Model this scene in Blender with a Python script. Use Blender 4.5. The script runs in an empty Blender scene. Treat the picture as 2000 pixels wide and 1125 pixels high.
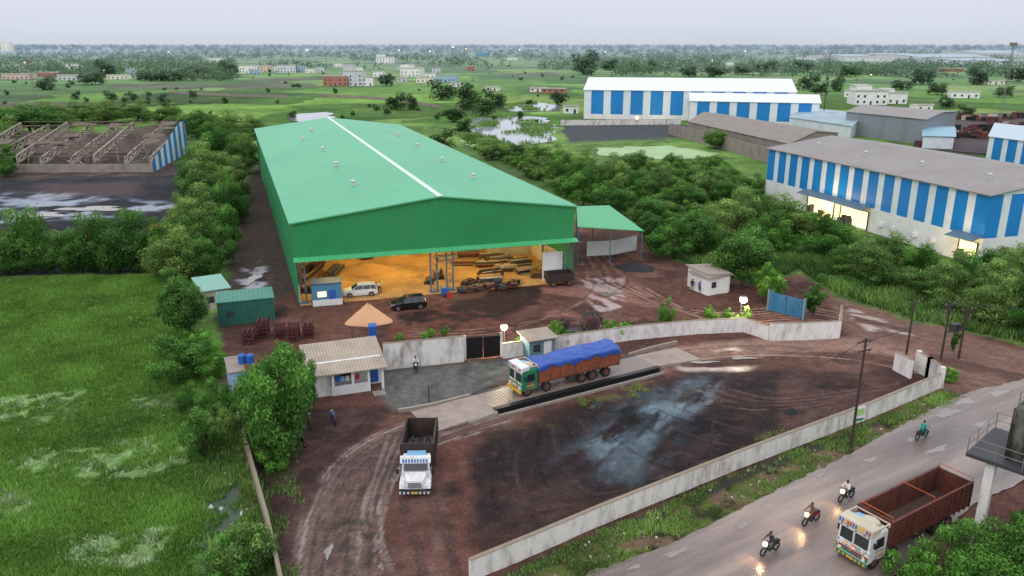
import bpy, math, random
import numpy as np
from mathutils import Vector, Matrix
random.seed(7); rng=np.random.default_rng(7)
F=1540.0; PT=math.radians(17.23); CH=32.5
sp,cp=math.sin(PT),math.cos(PT)
def P(u,v,h=0.0):
    dx=(u-1000)/F; dy=(562.5-v)/F
    t=(CH-h)/(sp-dy*cp)
    return Vector((dx*t,t*(cp+dy*sp),h))
def depth(u,v):
    dy=(562.5-v)/F
    return CH/(sp-dy*cp)
def lin(c):
    return tuple(((x/255)/12.92 if x/255<=0.04045 else ((x/255+0.055)/1.055)**2.4) for x in c)
scene=bpy.context.scene
scene.view_settings.view_transform='Standard'
scene.view_settings.look='None'
COL=scene.collection
# ------------------------------------------------------------ materials
def mat(name,c,rough=.8,metal=0,var=.15,scale=1.5,bump=0,emit=None,es=0,corr=None,dirt=None,dscale=.35,damt=.5,spec=.5,lines=.25,streak=False):
    m=bpy.data.materials.new(name); m.use_nodes=True; nt=m.node_tree; N=nt.nodes; L=nt.links
    b=N['Principled BSDF']; b.inputs['Roughness'].default_value=rough; b.inputs['Metallic'].default_value=metal
    b.inputs['Specular IOR Level'].default_value=spec
    tc=N.new('ShaderNodeTexCoord'); n=N.new('ShaderNodeTexNoise'); n.inputs['Scale'].default_value=scale; n.inputs['Detail'].default_value=6
    L.new(tc.outputs['Object'],n.inputs['Vector'])
    mx=N.new('ShaderNodeMix'); mx.data_type='RGBA'
    mx.inputs[6].default_value=(*[x*(1-var) for x in c],1); mx.inputs[7].default_value=(*[min(1,x*(1+var)) for x in c],1)
    L.new(n.outputs['Fac'],mx.inputs[0]); out=mx.outputs[2]
    if dirt:
        n2=N.new('ShaderNodeTexNoise'); n2.inputs['Scale'].default_value=dscale; n2.inputs['Detail'].default_value=8; n2.inputs['Roughness'].default_value=.7
        if streak:
            mp=N.new('ShaderNodeMapping'); mp.inputs['Scale'].default_value=(1,1,.35); L.new(tc.outputs['Object'],mp.inputs['Vector']); L.new(mp.outputs[0],n2.inputs['Vector'])
        else: L.new(tc.outputs['Object'],n2.inputs['Vector'])
        rp=N.new('ShaderNodeMapRange'); rp.inputs[1].default_value=.45; rp.inputs[2].default_value=.7; rp.inputs[3].default_value=0; rp.inputs[4].default_value=damt
        L.new(n2.outputs['Fac'],rp.inputs[0]); m2=N.new('ShaderNodeMix'); m2.data_type='RGBA'
        L.new(rp.outputs[0],m2.inputs[0]); L.new(out,m2.inputs[6]); m2.inputs[7].default_value=(*dirt,1); out=m2.outputs[2]
    h=None
    if corr:
        dv,per=corr
        dt=N.new('ShaderNodeVectorMath'); dt.operation='DOT_PRODUCT'; L.new(tc.outputs['Object'],dt.inputs[0]); dt.inputs[1].default_value=(*[x*2*math.pi/per for x in dv],)
        sn=N.new('ShaderNodeMath'); sn.operation='SINE'; L.new(dt.outputs['Value'],sn.inputs[0])
        r=N.new('ShaderNodeMapRange'); r.inputs[1].default_value=-1; r.inputs[2].default_value=-.3; r.inputs[3].default_value=1-lines; r.inputs[4].default_value=1
        L.new(sn.outputs[0],r.inputs[0]); m3=N.new('ShaderNodeMix'); m3.data_type='RGBA'; m3.blend_type='MULTIPLY'; m3.inputs[0].default_value=1
        L.new(out,m3.inputs[6]); L.new(r.outputs[0],m3.inputs[7]); out=m3.outputs[2]; h=sn.outputs[0]
    L.new(out,b.inputs['Base Color'])
    if bump or corr:
        bp=N.new('ShaderNodeBump'); bp.inputs['Strength'].default_value=bump if bump else .25; bp.inputs['Distance'].default_value=.04
        L.new(h if h is not None else n.outputs['Fac'],bp.inputs['Height']); L.new(bp.outputs[0],b.inputs['Normal'])
    if emit: b.inputs['Emission Color'].default_value=(*emit,1); b.inputs['Emission Strength'].default_value=es
    return m
# ------------------------------------------------------------ mesh builder
class M:
    def __init__(s,tf=None): s.v=[];s.f=[];s.m=[];s.tf=tf
    def add(s,pts,faces,mi=0):
        o=len(s.v)
        for p in pts:
            p=s.tf(p) if s.tf else p
            s.v.append((p[0],p[1],p[2]))
        for f in faces: s.f.append([o+i for i in f]); s.m.append(mi)
    def hexa(s,p,mi=0): s.add(p,[(3,2,1,0),(4,5,6,7),(0,1,5,4),(1,2,6,5),(2,3,7,6),(3,0,4,7)],mi)
    def box(s,x0,x1,y0,y1,z0,z1,mi=0):
        s.hexa([(x0,y0,z0),(x1,y0,z0),(x1,y1,z0),(x0,y1,z0),(x0,y0,z1),(x1,y0,z1),(x1,y1,z1),(x0,y1,z1)],mi)
    def taper(s,x0,x1,y0,y1,z0,z1,a,b,mi=0):
        s.hexa([(x0,y0,z0),(x1,y0,z0),(x1,y1,z0),(x0,y1,z0),(x0+a[0],y0+b,z1),(x1-a[1],y0+b,z1),(x1-a[1],y1-b,z1),(x0+a[0],y1-b,z1)],mi)
    def cyl(s,p0,p1,r0,r1=None,n=8,mi=0):
        r1=r0 if r1 is None else r1
        p0=Vector(p0);p1=Vector(p1);d=(p1-p0)
        if d.length<1e-6: return
        d.normalize(); a=d.orthogonal().normalized()
        if abs(d.z)<.9:
            a=d.cross(Vector((0,0,1))).normalized()
        b=d.cross(a)
        pts=[]
        off=math.pi/n
        for c,r in((p0,r0),(p1,r1)):
            for i in range(n):
                t=2*math.pi*i/n+off; pts.append(c+a*math.cos(t)*r+b*math.sin(t)*r)
        fs=[(i,(i+1)%n,n+(i+1)%n,n+i) for i in range(n)]+[tuple(range(n-1,-1,-1)),tuple(range(n,2*n))]
        s.add(pts,fs,mi)
    def beam(s,p0,p1,w=.1,mi=0): s.cyl(p0,p1,w*.7,w*.7,4,mi)
    def ball(s,c,r,mi=0,n=8,k=5,sq=(1,1,1)):
        pts=[];fs=[]
        for j in range(k+1):
            ph=math.pi*j/k
            for i in range(n):
                t=2*math.pi*i/n
                pts.append((c[0]+r*sq[0]*math.sin(ph)*math.cos(t),c[1]+r*sq[1]*math.sin(ph)*math.sin(t),c[2]+r*sq[2]*math.cos(ph)))
        for j in range(k):
            for i in range(n): fs.append((j*n+i,(j+1)*n+i,(j+1)*n+(i+1)%n,j*n+(i+1)%n))
        s.add(pts,fs,mi)
    def quad(s,a,b,c,d,mi=0): s.add([a,b,c,d],[(0,1,2,3)],mi)
    def mesh(s,name,mats):
        me=bpy.data.meshes.new(name); me.from_pydata(s.v,[],s.f)
        for m in mats: me.materials.append(m)
        me.polygons.foreach_set('material_index',s.m); me.update(); return me
    def obj(s,name,mats,parent=None,loc=(0,0,0),rot=0,smooth=False):
        me=s.mesh(name,mats if isinstance(mats,(list,tuple)) else [mats])
        if smooth: me.polygons.foreach_set('use_smooth',[True]*len(me.polygons))
        return mk(name,me,parent,loc,rot)
def mk(name,me,parent=None,loc=(0,0,0),rot=0):
    o=bpy.data.objects.new(name,me); COL.objects.link(o); o.location=loc; o.rotation_euler=(0,0,rot)
    if parent: o.parent=parent
    return o
def tag(o,label,cat,group=None):
    o['label']=label;o['category']=cat
    if group:o['group']=group
    return o
def thing(name,label,cat,loc=(0,0,0),rot=0,group=None):
    return tag(mk(name,None,None,loc,rot),label,cat,group)
def struct(o,k='structure'): o['kind']=k; return o
def npmesh(name,V,k,mats,shade=None):
    n=len(V); f=n//k
    me=bpy.data.meshes.new(name); me.vertices.add(n); me.vertices.foreach_set('co',V.astype(np.float32).ravel())
    me.loops.add(n); me.loops.foreach_set('vertex_index',np.arange(n,dtype=np.int32))
    me.polygons.add(f); me.polygons.foreach_set('loop_start',(np.arange(f)*k).astype(np.int32))
    me.update(calc_edges=True)
    for m in mats: me.materials.append(m)
    if shade is not None:
        a=me.attributes.new('shade','FLOAT','POINT'); a.data.foreach_set('value',shade.astype(np.float32))
    return me
# ------------------------------------------------------------ world + sun + camera
w=bpy.data.worlds.new("World"); scene.world=w; w.use_nodes=True; nt=w.node_tree; N=nt.nodes; L=nt.links
bg=N['Background']; sky=N.new('ShaderNodeTexSky'); sky.sky_type='NISHITA'; sky.sun_disc=False
sky.sun_elevation=math.radians(35); sky.sun_rotation=math.radians(200); sky.air_density=2; sky.dust_density=6
sm=N.new('ShaderNodeMix'); sm.data_type='RGBA'; sm.blend_type='MULTIPLY'; sm.inputs[0].default_value=1; sm.inputs[7].default_value=(.07,.07,.07,1)
L.new(sky.outputs[0],sm.inputs[6])
tc=N.new('ShaderNodeTexCoord'); sx=N.new('ShaderNodeSeparateXYZ'); L.new(tc.outputs['Generated'],sx.inputs[0])
nz=N.new('ShaderNodeTexNoise'); nz.inputs['Scale'].default_value=3; nz.inputs['Detail'].default_value=5
mpn=N.new('ShaderNodeMapping'); mpn.inputs['Scale'].default_value=(1,1,7); L.new(tc.outputs['Generated'],mpn.inputs[0]); L.new(mpn.outputs[0],nz.inputs['Vector'])
ad=N.new('ShaderNodeMath'); ad.operation='MULTIPLY_ADD'; L.new(nz.outputs['Fac'],ad.inputs[0]); ad.inputs[1].default_value=.03; L.new(sx.outputs['Z'],ad.inputs[2])
cr=N.new('ShaderNodeValToRGB'); L.new(ad.outputs[0],cr.inputs[0])
e=cr.color_ramp.elements; e[0].position=0; e[0].color=(*lin((200,208,220)),1); e[1].position=.08; e[1].color=(*lin((228,233,245)),1)
for pos,c in((.018,(211,218,229)),(.035,(219,225,237))):
    x=cr.color_ramp.elements.new(pos); x.color=(*lin(c),1)
x=cr.color_ramp.elements.new(.5); x.color=(1.14,1.18,1.28,1)
x=cr.color_ramp.elements.new(1.0); x.color=(1.3,1.35,1.44,1)
mm=N.new('ShaderNodeMix'); mm.data_type='RGBA'; mm.inputs[0].default_value=.06
L.new(cr.outputs[0],mm.inputs[6]); L.new(sm.outputs[2],mm.inputs[7]); L.new(mm.outputs[2],bg.inputs[0]); bg.inputs[1].default_value=1.02
sl=bpy.data.lights.new('sun','SUN'); sl.energy=.8; sl.angle=math.radians(25); sl.color=(1,.95,.9)
so=bpy.data.objects.new('sun',sl); COL.objects.link(so); so.rotation_euler=(math.radians(48),0,math.radians(-25))
cam=bpy.data.cameras.new('camera'); cam.sensor_width=36; cam.lens=36*F/2000; cam.clip_end=40000; cam.clip_start=.5
co=bpy.data.objects.new('camera',cam); COL.objects.link(co); co.location=(0,0,CH); co.rotation_euler=(math.radians(90)-PT,0,0); scene.camera=co
# ------------------------------------------------------------ numpy noise
def vn(X,Y,s,seed):
    r=np.random.default_rng(seed); T=r.random((256,256)); x=X/s+1000;y=Y/s+1000
    xi=np.floor(x).astype(int);yi=np.floor(y).astype(int);fx=x-xi;fy=y-yi;fx=fx*fx*(3-2*fx);fy=fy*fy*(3-2*fy)
    a=T[xi%256,yi%256];b=T[(xi+1)%256,yi%256];c=T[xi%256,(yi+1)%256];d=T[(xi+1)%256,(yi+1)%256]
    return (a*(1-fx)+b*fx)*(1-fy)+(c*(1-fx)+d*fx)*fy
def fbm(X,Y,s,seed): return .5*vn(X,Y,s,seed)+.27*vn(X,Y,s/2.1,seed+1)+.15*vn(X,Y,s/4.3,seed+2)+.08*vn(X,Y,s/9,seed+3)
def pip(poly,X,Y):
    ins=np.zeros(X.shape,bool); n=len(poly)
    for i in range(n):
        x1,y1=poly[i][0],poly[i][1];x2,y2=poly[(i+1)%n][0],poly[(i+1)%n][1]
        if y1==y2: continue
        c=((y1>Y)!=(y2>Y))&(X<(x2-x1)*(Y-y1)/(y2-y1)+x1); ins^=c
    return ins
def PX(l,h=0): return [P(u,v,h) for u,v in l]
# ------------------------------------------------------------ ground grid
def axis(a,b,fine0,fine1,d0,g):
    xs=list(np.arange(fine0,fine1,d0)); d=d0;x=fine0;lo=[]
    while x>a: d*=g; x-=d; lo.append(x)
    d=d0;x=xs[-1];hi=[]
    while x<b: d*=g; x+=d; hi.append(x)
    return np.array(lo[::-1]+xs+hi)
xs=axis(-150,165,-30,42,.2,1.012); ys=axis(30,340,42,104,.19,1.012)
X,Y=np.meshgrid(xs,ys)
n1=fbm(X,Y,14,1); n2=fbm(X,Y,4,5); n3=fbm(X,Y,1.3,9); n4=fbm(X,Y,40,20); w1=fbm(X,Y,4,77); w2=fbm(X,Y,1.3,78)
C=np.zeros(X.shape+(3,)); WET=np.zeros(X.shape)
def mixc(a,c,al): return a*(1-al[...,None])+np.array(c)*al[...,None]
def blurm(m,n):
    m=m.astype(float)
    for _ in range(n):
        m[1:-1,1:-1]=(m[1:-1,1:-1]*2+m[:-2,1:-1]+m[2:,1:-1]+m[1:-1,:-2]+m[1:-1,2:])/6
    return m
ga,gb,gc=lin((84,116,54)),lin((112,148,70)),lin((66,88,50))
C=mixc(C+np.array(ga),gb,np.clip((n1-.4)*4,0,1)); C=mixc(C,gc,np.clip((n2-.5)*5,0,1)*.8)
def paint(px,c,al=1,pert=1.0,soft=None,wet=None,seed=0,dirv=None,bl=4):
    poly=PX(px)
    m=blurm(pip(poly,X+(n2-.5)*pert*4+(n3-.5)*pert,Y+(w1-.5)*pert*4+(w2-.5)*pert),bl)
    a=m*al
    if soft:
        if dirv:
            t=math.radians(dirv[0]);A_=X*math.cos(t)+Y*math.sin(t);B_=-X*math.sin(t)+Y*math.cos(t);nn=fbm(A_/dirv[1],B_,soft[0],31+seed)
        else: nn=fbm(X,Y,soft[0],31+seed)
        a=a*np.clip((nn-soft[1])*soft[2],0,1)
    global C,WET
    C=mixc(C,lin(c),a)
    if wet is not None: WET=WET*(1-a)+wet*a
def stroke(px,wd,c,al=1,wet=None,brk=0,off=0):
    pts=PX(px); D=np.full(X.shape,1e9)
    if off:
        q=[]
        for i,p in enumerate(pts):
            t=(pts[min(i+1,len(pts)-1)]-pts[max(i-1,0)]).normalized(); q.append(p+Vector((-t.y,t.x,0))*off)
        pts=q
    for a,b in zip(pts[:-1],pts[1:]):
        dx,dy=b.x-a.x,b.y-a.y;l=dx*dx+dy*dy
        t=np.clip(((X-a.x)*dx+(Y-a.y)*dy)/l,0,1); D=np.minimum(D,np.hypot(X-a.x-t*dx,Y-a.y-t*dy))
    D=D+(n3-.5)*.5*wd**.5
    a=np.clip((wd/2-D)/(wd*.3)+.5,0,1)*al
    if brk: a=a*np.clip((fbm(X,Y,2.5,int(brk*100))-.36)*6,0,1)
    global C,WET
    C=mixc(C,lin(c),a)
    if wet is not None: WET=WET*(1-a)+wet*a
def smooth(px,k=5):
    out=[];n=len(px)
    for i in range(n-1):
        p0,p1,p2,p3=[px[max(0,min(n-1,j))] for j in(i-1,i,i+1,i+2)]
        for s in range(k):
            t=s/k; out.append(tuple(.5*((2*b)+(-a+c)*t+(2*a-5*b+4*c-d)*t*t+(-a+3*b-3*c+d)*t**3) for a,b,c,d in zip(p0,p1,p2,p3)))
    return out+[px[-1]]
FIELD=[(-300,545),(300,540),(410,548),(330,610),(440,690),(420,760),(462,830),(560,1220),(-500,1220)]
paint(FIELD,(86,126,54),1,.5)
paint(FIELD,(66,102,46),.8,.5,(9,.45,6)); paint(FIELD,(114,148,72),.7,.5,(16,.5,6),seed=4)
PALE=([(-40,775),(130,770),(160,812),(40,842),(-40,835)],[(255,775),(365,768),(375,803),(280,810)],[(30,885),(330,850),(385,905),(200,940),(40,925)],[(-20,960),(70,955),(60,1015),(-20,1015)],[(140,1040),(330,1035),(300,1120),(120,1100)])
for q in PALE: paint(q,(136,164,108),.5,.8,(1.0,.49,9),seed=7)
paint([(400,880),(470,870),(520,1000),(560,1150),(420,1150),(395,1000)],(44,60,44),.9,.8,wet=.75)
paint([(-100,300),(60,290),(330,285),(365,345),(350,410),(335,470),(300,530),(-100,545)],(40,40,45),1,1); paint([(-100,345),(350,345),(335,470),(300,530),(-100,545)],(58,56,64),.7,1,(5,.48,7),seed=67)
paint([(-100,250),(330,245),(350,340),(60,350),(-100,345)],(70,60,54),.95,.8); paint([(60,250),(330,245),(350,340),(60,350)],(112,104,100),.6,.8,(4,.5,8),seed=66)
paint([(-100,380),(120,376),(345,398),(340,416),(100,432),(-100,440)],(116,128,150),.85,1.2,(5,.44,9),wet=.95)
paint([(60,360),(280,355),(260,380),(90,385)],(84,70,70),.8,1)
paint([(420,640),(450,560),(440,430),(490,330),(500,300),(570,420),(590,600),(600,690),(450,690)],(68,57,52),1,.6)
YARD=[(440,640),(590,560),(1130,430),(1270,452),(1300,500),(1500,560),(1520,535),(1575,535),(1640,585),(1780,628),(1900,652),(2150,705),(2150,1300),(520,1300),(463,840),(450,740)]
paint(YARD,(96,66,58),1,.6)
paint(YARD,(62,45,43),.8,.5,(5,.45,5)); paint(YARD,(124,92,80),.6,.5,(4,.52,5),seed=12)
paint([(450,800),(760,790),(700,900),(660,1000),(640,1150),(540,1150),(470,860)],(56,44,43),.85,.6,bl=12)
paint([(450,800),(760,790),(700,900),(660,1000),(640,1150),(540,1150),(470,860)],(90,68,62),.6,.6,(2.5,.5,8),seed=61)
paint([(890,590),(1000,552),(1060,552),(1060,590),(960,620),(800,645),(780,612)],(40,31,33),.9,1,bl=12); paint([(830,640),(980,610),(1080,600),(1060,640),(940,655)],(50,38,38),.8,1,(3,.42,6),seed=62)
paint([(1060,560),(1230,540),(1330,600),(1180,640),(1060,620)],(138,98,88),.75,1,(3,.42,6),dirv=(160,3))
paint([(1130,545),(1220,540),(1240,600),(1170,610)],(172,150,150),.8,.9,(1.2,.48,9),wet=.9,dirv=(120,3.5))
paint([(740,600),(880,590),(1000,615),(960,660),(760,665)],(104,64,55),.75,1,(3,.4,6),seed=3)
for k in range(14):
    stroke(smooth([(1120+k*12,540+k*2),(1250+k*9,585+k*2.5),(1420,606+k*2.6),(1600,598+k*2.6),(1760,643+k*4),(2050,698+k*5)]),.28,(58,41,39) if k%2 else (154,124,112),.8,brk=.1+k*.01)
for k in range(8): stroke(smooth([(1130+k*8,500),(1150+k*10,560),(1100-k*10,610+k*3),(960,640+k*3),(800,650+k*2)]),.28,(58,43,41) if k%2 else (144,112,102),.65,brk=.2+k*.01)
paint([(470,520),(520,520),(520,570),(480,575)],(150,150,160),.8,.8,(2,.46,9),wet=.9)
AP=[(752,722),(905,708),(1010,696),(1000,735),(930,775),(860,800),(770,800),(735,765)]
paint(AP,(100,104,100),.85,.6,bl=8); paint(AP,(72,73,72),.6,.6,(1.6,.48,8),seed=63)
BLK=[(975,850),(1120,790),(1290,738),(1500,722),(1760,735),(1800,745),(1640,822),(1440,905),(1180,1010),(1010,1085),(880,1085),(850,1010),(870,925)]
paint(BLK,(42,34,36),.97,1,bl=60); paint(BLK,(27,24,27),.85,.8,(3.5,.42,5),seed=2,dirv=(35,3),bl=30); paint(BLK,(64,53,54),.5,.8,(2,.54,7),seed=71,dirv=(50,4),bl=20); paint(BLK,(84,58,50),.5,.8,(7,.52,5),seed=72,bl=20)
paint([(1560,720),(1800,735),(1640,825),(1560,850),(1500,780)],(90,67,62),.75,1,(4,.42,5),seed=8,bl=20)
SH=[(1130,880),(1240,790),(1400,730),(1430,760),(1350,830),(1300,900),(1220,950),(1140,930)]  # blue-grey sheen on the black yard, painted into the ground colour
paint(SH,(66,82,92),.85,1.6,(2.6,.4,4.5),seed=5,dirv=(60,3.5),wet=.4,bl=50)
paint([(1150,860),(1240,795),(1390,740),(1410,765),(1320,825),(1200,915)],(104,124,136),.75,1.4,(1.2,.48,6),seed=55,dirv=(60,3),wet=.4,bl=25)
paint([(1150,800),(1290,745),(1290,770),(1180,830)],(72,88,100),.65,1,(2,.45,6),seed=6,bl=12)
paint([(1130,785),(1240,750),(1260,765),(1160,795)],(98,100,56),.6,.6,(1.2,.5,8),seed=15,bl=8)
paint([(970,815),(1100,825),(1010,845),(950,840)],(86,86,54),.5,.6,(1.2,.5,8),seed=16,bl=8)
paint([(1480,850),(1620,805),(1590,840),(1480,875)],(100,98,58),.5,.8,(1.4,.52,8),seed=17,bl=8)
stroke([(870,860),(880,960),(850,1050),(900,1120)],4,(108,72,62),.65,brk=.2)
for k in range(12): stroke(smooth([(1000+k*26,850-k*6),(960+k*46,930-k*8),(1000+k*56,1010-k*15),(1200+k*38,960-k*13)]),.28,(76,62,60) if k%2 else (20,18,20),.55,brk=.41+k*.01)
for k in range(8): stroke(smooth([(1300+k*18,760),(1420+k*14,800-k*3),(1560+k*12,800-k*5),(1700+k*8,770-k*3)]),.28,(110,86,80) if k%2 else (34,28,29),.5,brk=.21+k*.01)
paint([(560,1010),(870,930),(880,1080),(900,1200),(560,1200)],(110,86,79),.7,1,(4,.4,4),seed=21,bl=20)
TR=smooth([(965,800),(860,832),(770,868),(715,910),(680,965),(658,1040),(645,1180)])
stroke(TR,5.0,(116,97,92),.65)
for o in np.arange(-3.0,3.3,.38):
    cc=random.choice([(66,53,51),(150,134,128),(84,68,64),(160,146,140),(58,47,45),(132,114,108)])
    stroke(TR,.24,cc,.7,brk=.3+abs(o)*.03,off=float(o))
for o in(-1.3,-.9,.8,1.2): stroke(smooth([(815,960),(826,1010),(850,1070),(870,1180)]),.3,(74,58,56),.7,off=o)
for k in range(7): stroke(smooth([(800-k*8,850),(762-k*6,930),(748-k*8,1000),(760-k*4,1090),(790+k*6,1160)]),.32,(148,128,122) if k%2 else (70,56,53),.6,brk=.5+k*.01)
paint([(660,1030),(740,1010),(740,1090),(700,1120),(660,1100)],(58,60,48),.8,.8,(1.0,.42,9),seed=31)
stroke(smooth([(1250,712),(1330,692),(1430,682),(1540,674),(1680,674),(1800,690),(1900,720)]),4.6,(150,120,107),.85)
paint([(1270,700),(1440,680),(1500,690),(1460,720),(1330,720)],(190,172,158),.75,1,(2.0,.46,7),wet=.85,seed=41,dirv=(0,3),bl=8)
for o in np.arange(-2.2,2.3,.36): stroke(smooth([(1290,707),(1430,690),(1560,690),(1680,700),(1820,730)]),.26,random.choice([(82,61,55),(172,148,134),(98,77,71)]),.7,off=float(o),brk=.6+abs(o)*.02)
paint([(1630,575),(1780,628),(1900,652),(2050,700),(2050,765),(1850,765),(1840,700),(1760,690),(1660,660),(1640,610)],(122,94,84),.8,.8,bl=10)
paint([(1640,590),(1780,650),(1900,700),(2050,740),(1900,760),(1850,720),(1700,650)],(76,56,52),.7,.8,(2.5,.46,7),seed=43,dirv=(140,3))
paint([(1650,590),(1760,640),(1800,660),(1700,650)],(176,158,148),.8,.8,(1.6,.5,9),wet=.85,seed=44,dirv=(140,3))
VERGE=[(940,1150),(1180,1035),(1440,925),(1700,822),(1835,765),(1885,775),(1760,835),(1530,950),(1290,1068),(1110,1150)]
VPAINT=[(940,1150),(1180,1035),(1440,925),(1700,822),(1835,765),(1900,775),(1775,840),(1545,965),(1310,1085),(1140,1150)]
paint(VPAINT,(82,94,46),1,.3); paint(VPAINT,(46,46,33),.95,.5,(1.6,.45,9),seed=51); paint(VPAINT,(114,94,76),.8,.5,(1.4,.48,9),seed=52)
stroke([(940,1142),(1180,1035),(1440,926),(1700,824)],.9,(36,38,29),.9,off=-.5,wet=.5)
BR=[(1060,300),(1160,330),(1420,320),(1490,390),(1560,470),(1850,560),(2150,600),(2150,700),(1900,650),(1780,625),(1640,580),(1560,530),(1490,560),(1300,505),(1260,450),(1190,405),(1120,392),(960,330),(900,280)]
paint(BR,(66,92,46),.9,1); paint(BR,(90,88,66),.6,1,(5,.54,8),seed=73)
paint([(1640,560),(1780,600),(2050,660),(2100,690),(1900,650),(1700,600)],(98,118,62),.8,1)
paint([(1095,240),(1330,242),(1400,262),(1300,272),(1110,278)],(66,68,76),.95,1)
paint([(1180,430),(1260,440),(1300,490),(1180,500),(1130,480)],(98,70,62),.9,1)
paint([(1780,225),(2050,220),(2200,320),(1860,300),(1790,270)],(58,44,46),.95,1)
paint([(1500,300),(2100,330),(2100,520),(1900,510)],(100,96,90),.8,1)
hh=(n1-.5)*.12+(n3-.5)*.04
hh=np.where(pip(PX(YARD),X,Y),(n3-.5)*.06+(w2-.5)*.05,hh)
V=np.stack([X,Y,hh],-1).reshape(-1,3); ny,nx=X.shape
idx=np.arange(ny*nx).reshape(ny,nx); Q=np.stack([idx[:-1,:-1],idx[:-1,1:],idx[1:,1:],idx[1:,:-1]],-1).reshape(-1,4)
me=bpy.data.meshes.new('ground'); me.vertices.add(len(V)); me.vertices.foreach_set('co',V.astype(np.float32).ravel())
me.loops.add(Q.size); me.loops.foreach_set('vertex_index',Q.astype(np.int32).ravel()); me.polygons.add(len(Q)); me.polygons.foreach_set('loop_start',(np.arange(len(Q))*4).astype(np.int32)); me.update(calc_edges=True)
me.polygons.foreach_set('use_smooth',np.ones(len(Q),bool))
a=me.attributes.new('col','FLOAT_COLOR','POINT'); cc=np.ones((len(V),4),np.float32); cc[:,:3]=C.reshape(-1,3); a.data.foreach_set('color',cc.ravel())
a=me.attributes.new('wet','FLOAT','POINT'); a.data.foreach_set('value',WET.reshape(-1).astype(np.float32))
m=bpy.data.materials.new('ground_soil'); m.use_nodes=True; nt=m.node_tree;N=nt.nodes;L=nt.links;b=N['Principled BSDF']
at=N.new('ShaderNodeAttribute');at.attribute_name='col';aw=N.new('ShaderNodeAttribute');aw.attribute_name='wet'
tc=N.new('ShaderNodeTexCoord')
def noi(sc,det=8,ro=.65):
    n=N.new('ShaderNodeTexNoise');n.inputs['Scale'].default_value=sc;n.inputs['Detail'].default_value=det;n.inputs['Roughness'].default_value=ro;L.new(tc.outputs['Object'],n.inputs['Vector']);return n
def mr(sock,a,b_,c,d):
    r=N.new('ShaderNodeMapRange');r.inputs[1].default_value=a;r.inputs[2].default_value=b_;r.inputs[3].default_value=c;r.inputs[4].default_value=d;L.new(sock,r.inputs[0]);return r.outputs[0]
na,nb=noi(.9),noi(4.5,7,.8)
ml=N.new('ShaderNodeMath');ml.operation='MULTIPLY';L.new(mr(na.outputs['Fac'],.3,.7,.68,1.32),ml.inputs[0]);L.new(mr(nb.outputs['Fac'],.3,.7,.45,1.55),ml.inputs[1])
mx=N.new('ShaderNodeMix');mx.data_type='RGBA';mx.blend_type='MULTIPLY';mx.inputs[0].default_value=1;L.new(at.outputs['Color'],mx.inputs[6]);L.new(ml.outputs[0],mx.inputs[7]);L.new(mx.outputs[2],b.inputs['Base Color'])
wm=N.new('ShaderNodeMath');wm.operation='ADD';L.new(aw.outputs['Fac'],wm.inputs[0]);L.new(mr(na.outputs['Fac'],.54,.72,-.05,.3),wm.inputs[1]);
L.new(mr(wm.outputs[0],0,1,.85,.08),b.inputs['Roughness']);L.new(mr(wm.outputs[0],0,.8,.12,.6),b.inputs['Specular IOR Level'])
bp=N.new('ShaderNodeBump');bp.inputs['Distance'].default_value=.12;L.new(nb.outputs['Fac'],bp.inputs['Height']);L.new(mr(aw.outputs['Fac'],0,.8,.7,.03),bp.inputs['Strength']);L.new(bp.outputs[0],b.inputs['Normal'])
me.materials.append(m); struct(mk('ground',me))
# ------------------------------------------------------------ far terrain
def hazegroup(N,L,colsock,hc=(150,165,174),start=500,scale=4600,pw=.75):  # aerial haze painted into the base colour, growing with distance from the origin
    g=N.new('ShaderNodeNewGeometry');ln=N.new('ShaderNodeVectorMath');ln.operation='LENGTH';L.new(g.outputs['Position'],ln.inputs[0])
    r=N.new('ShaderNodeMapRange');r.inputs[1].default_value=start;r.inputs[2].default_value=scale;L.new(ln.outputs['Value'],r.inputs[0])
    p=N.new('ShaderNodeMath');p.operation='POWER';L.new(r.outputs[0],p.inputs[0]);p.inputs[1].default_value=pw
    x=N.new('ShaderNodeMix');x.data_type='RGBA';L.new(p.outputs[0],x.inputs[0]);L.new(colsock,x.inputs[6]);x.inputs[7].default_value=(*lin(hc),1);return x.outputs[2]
m=bpy.data.materials.new('terrain_fields'); m.use_nodes=True; nt=m.node_tree;N=nt.nodes;L=nt.links;b=N['Principled BSDF'];b.inputs['Roughness'].default_value=.95;b.inputs['Specular IOR Level'].default_value=.1
tc=N.new('ShaderNodeTexCoord')
dn=noi(.02,4,.6); wv=N.new('ShaderNodeVectorMath');wv.operation='MULTIPLY_ADD';L.new(dn.outputs['Color'],wv.inputs[0]);wv.inputs[1].default_value=(60,60,0);L.new(tc.outputs['Object'],wv.inputs[2])
vo=N.new('ShaderNodeTexVoronoi');vo.inputs['Scale'].default_value=.012;L.new(wv.outputs[0],vo.inputs['Vector'])
sc=N.new('ShaderNodeSeparateColor');L.new(vo.outputs['Color'],sc.inputs[0])
cr=N.new('ShaderNodeValToRGB');L.new(sc.outputs[0],cr.inputs[0]);cr.color_ramp.interpolation='CONSTANT'
el=cr.color_ramp.elements; el[0].color=(*lin((106,148,66)),1);el[1].position=.22;el[1].color=(*lin((84,122,56)),1)
for p_,c_ in((.42,(126,166,78)),(.6,(90,124,62)),(.75,(130,158,86)),(.88,(74,102,54)),(.95,(104,106,80))):
    q=el.new(p_);q.color=(*lin(c_),1)
n=noi(.02,10,.72);n_b=noi(.18,8,.75)
mx=N.new('ShaderNodeMix');mx.data_type='RGBA';mx.blend_type='MULTIPLY';mx.inputs[0].default_value=1;L.new(cr.outputs[0],mx.inputs[6])
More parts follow.
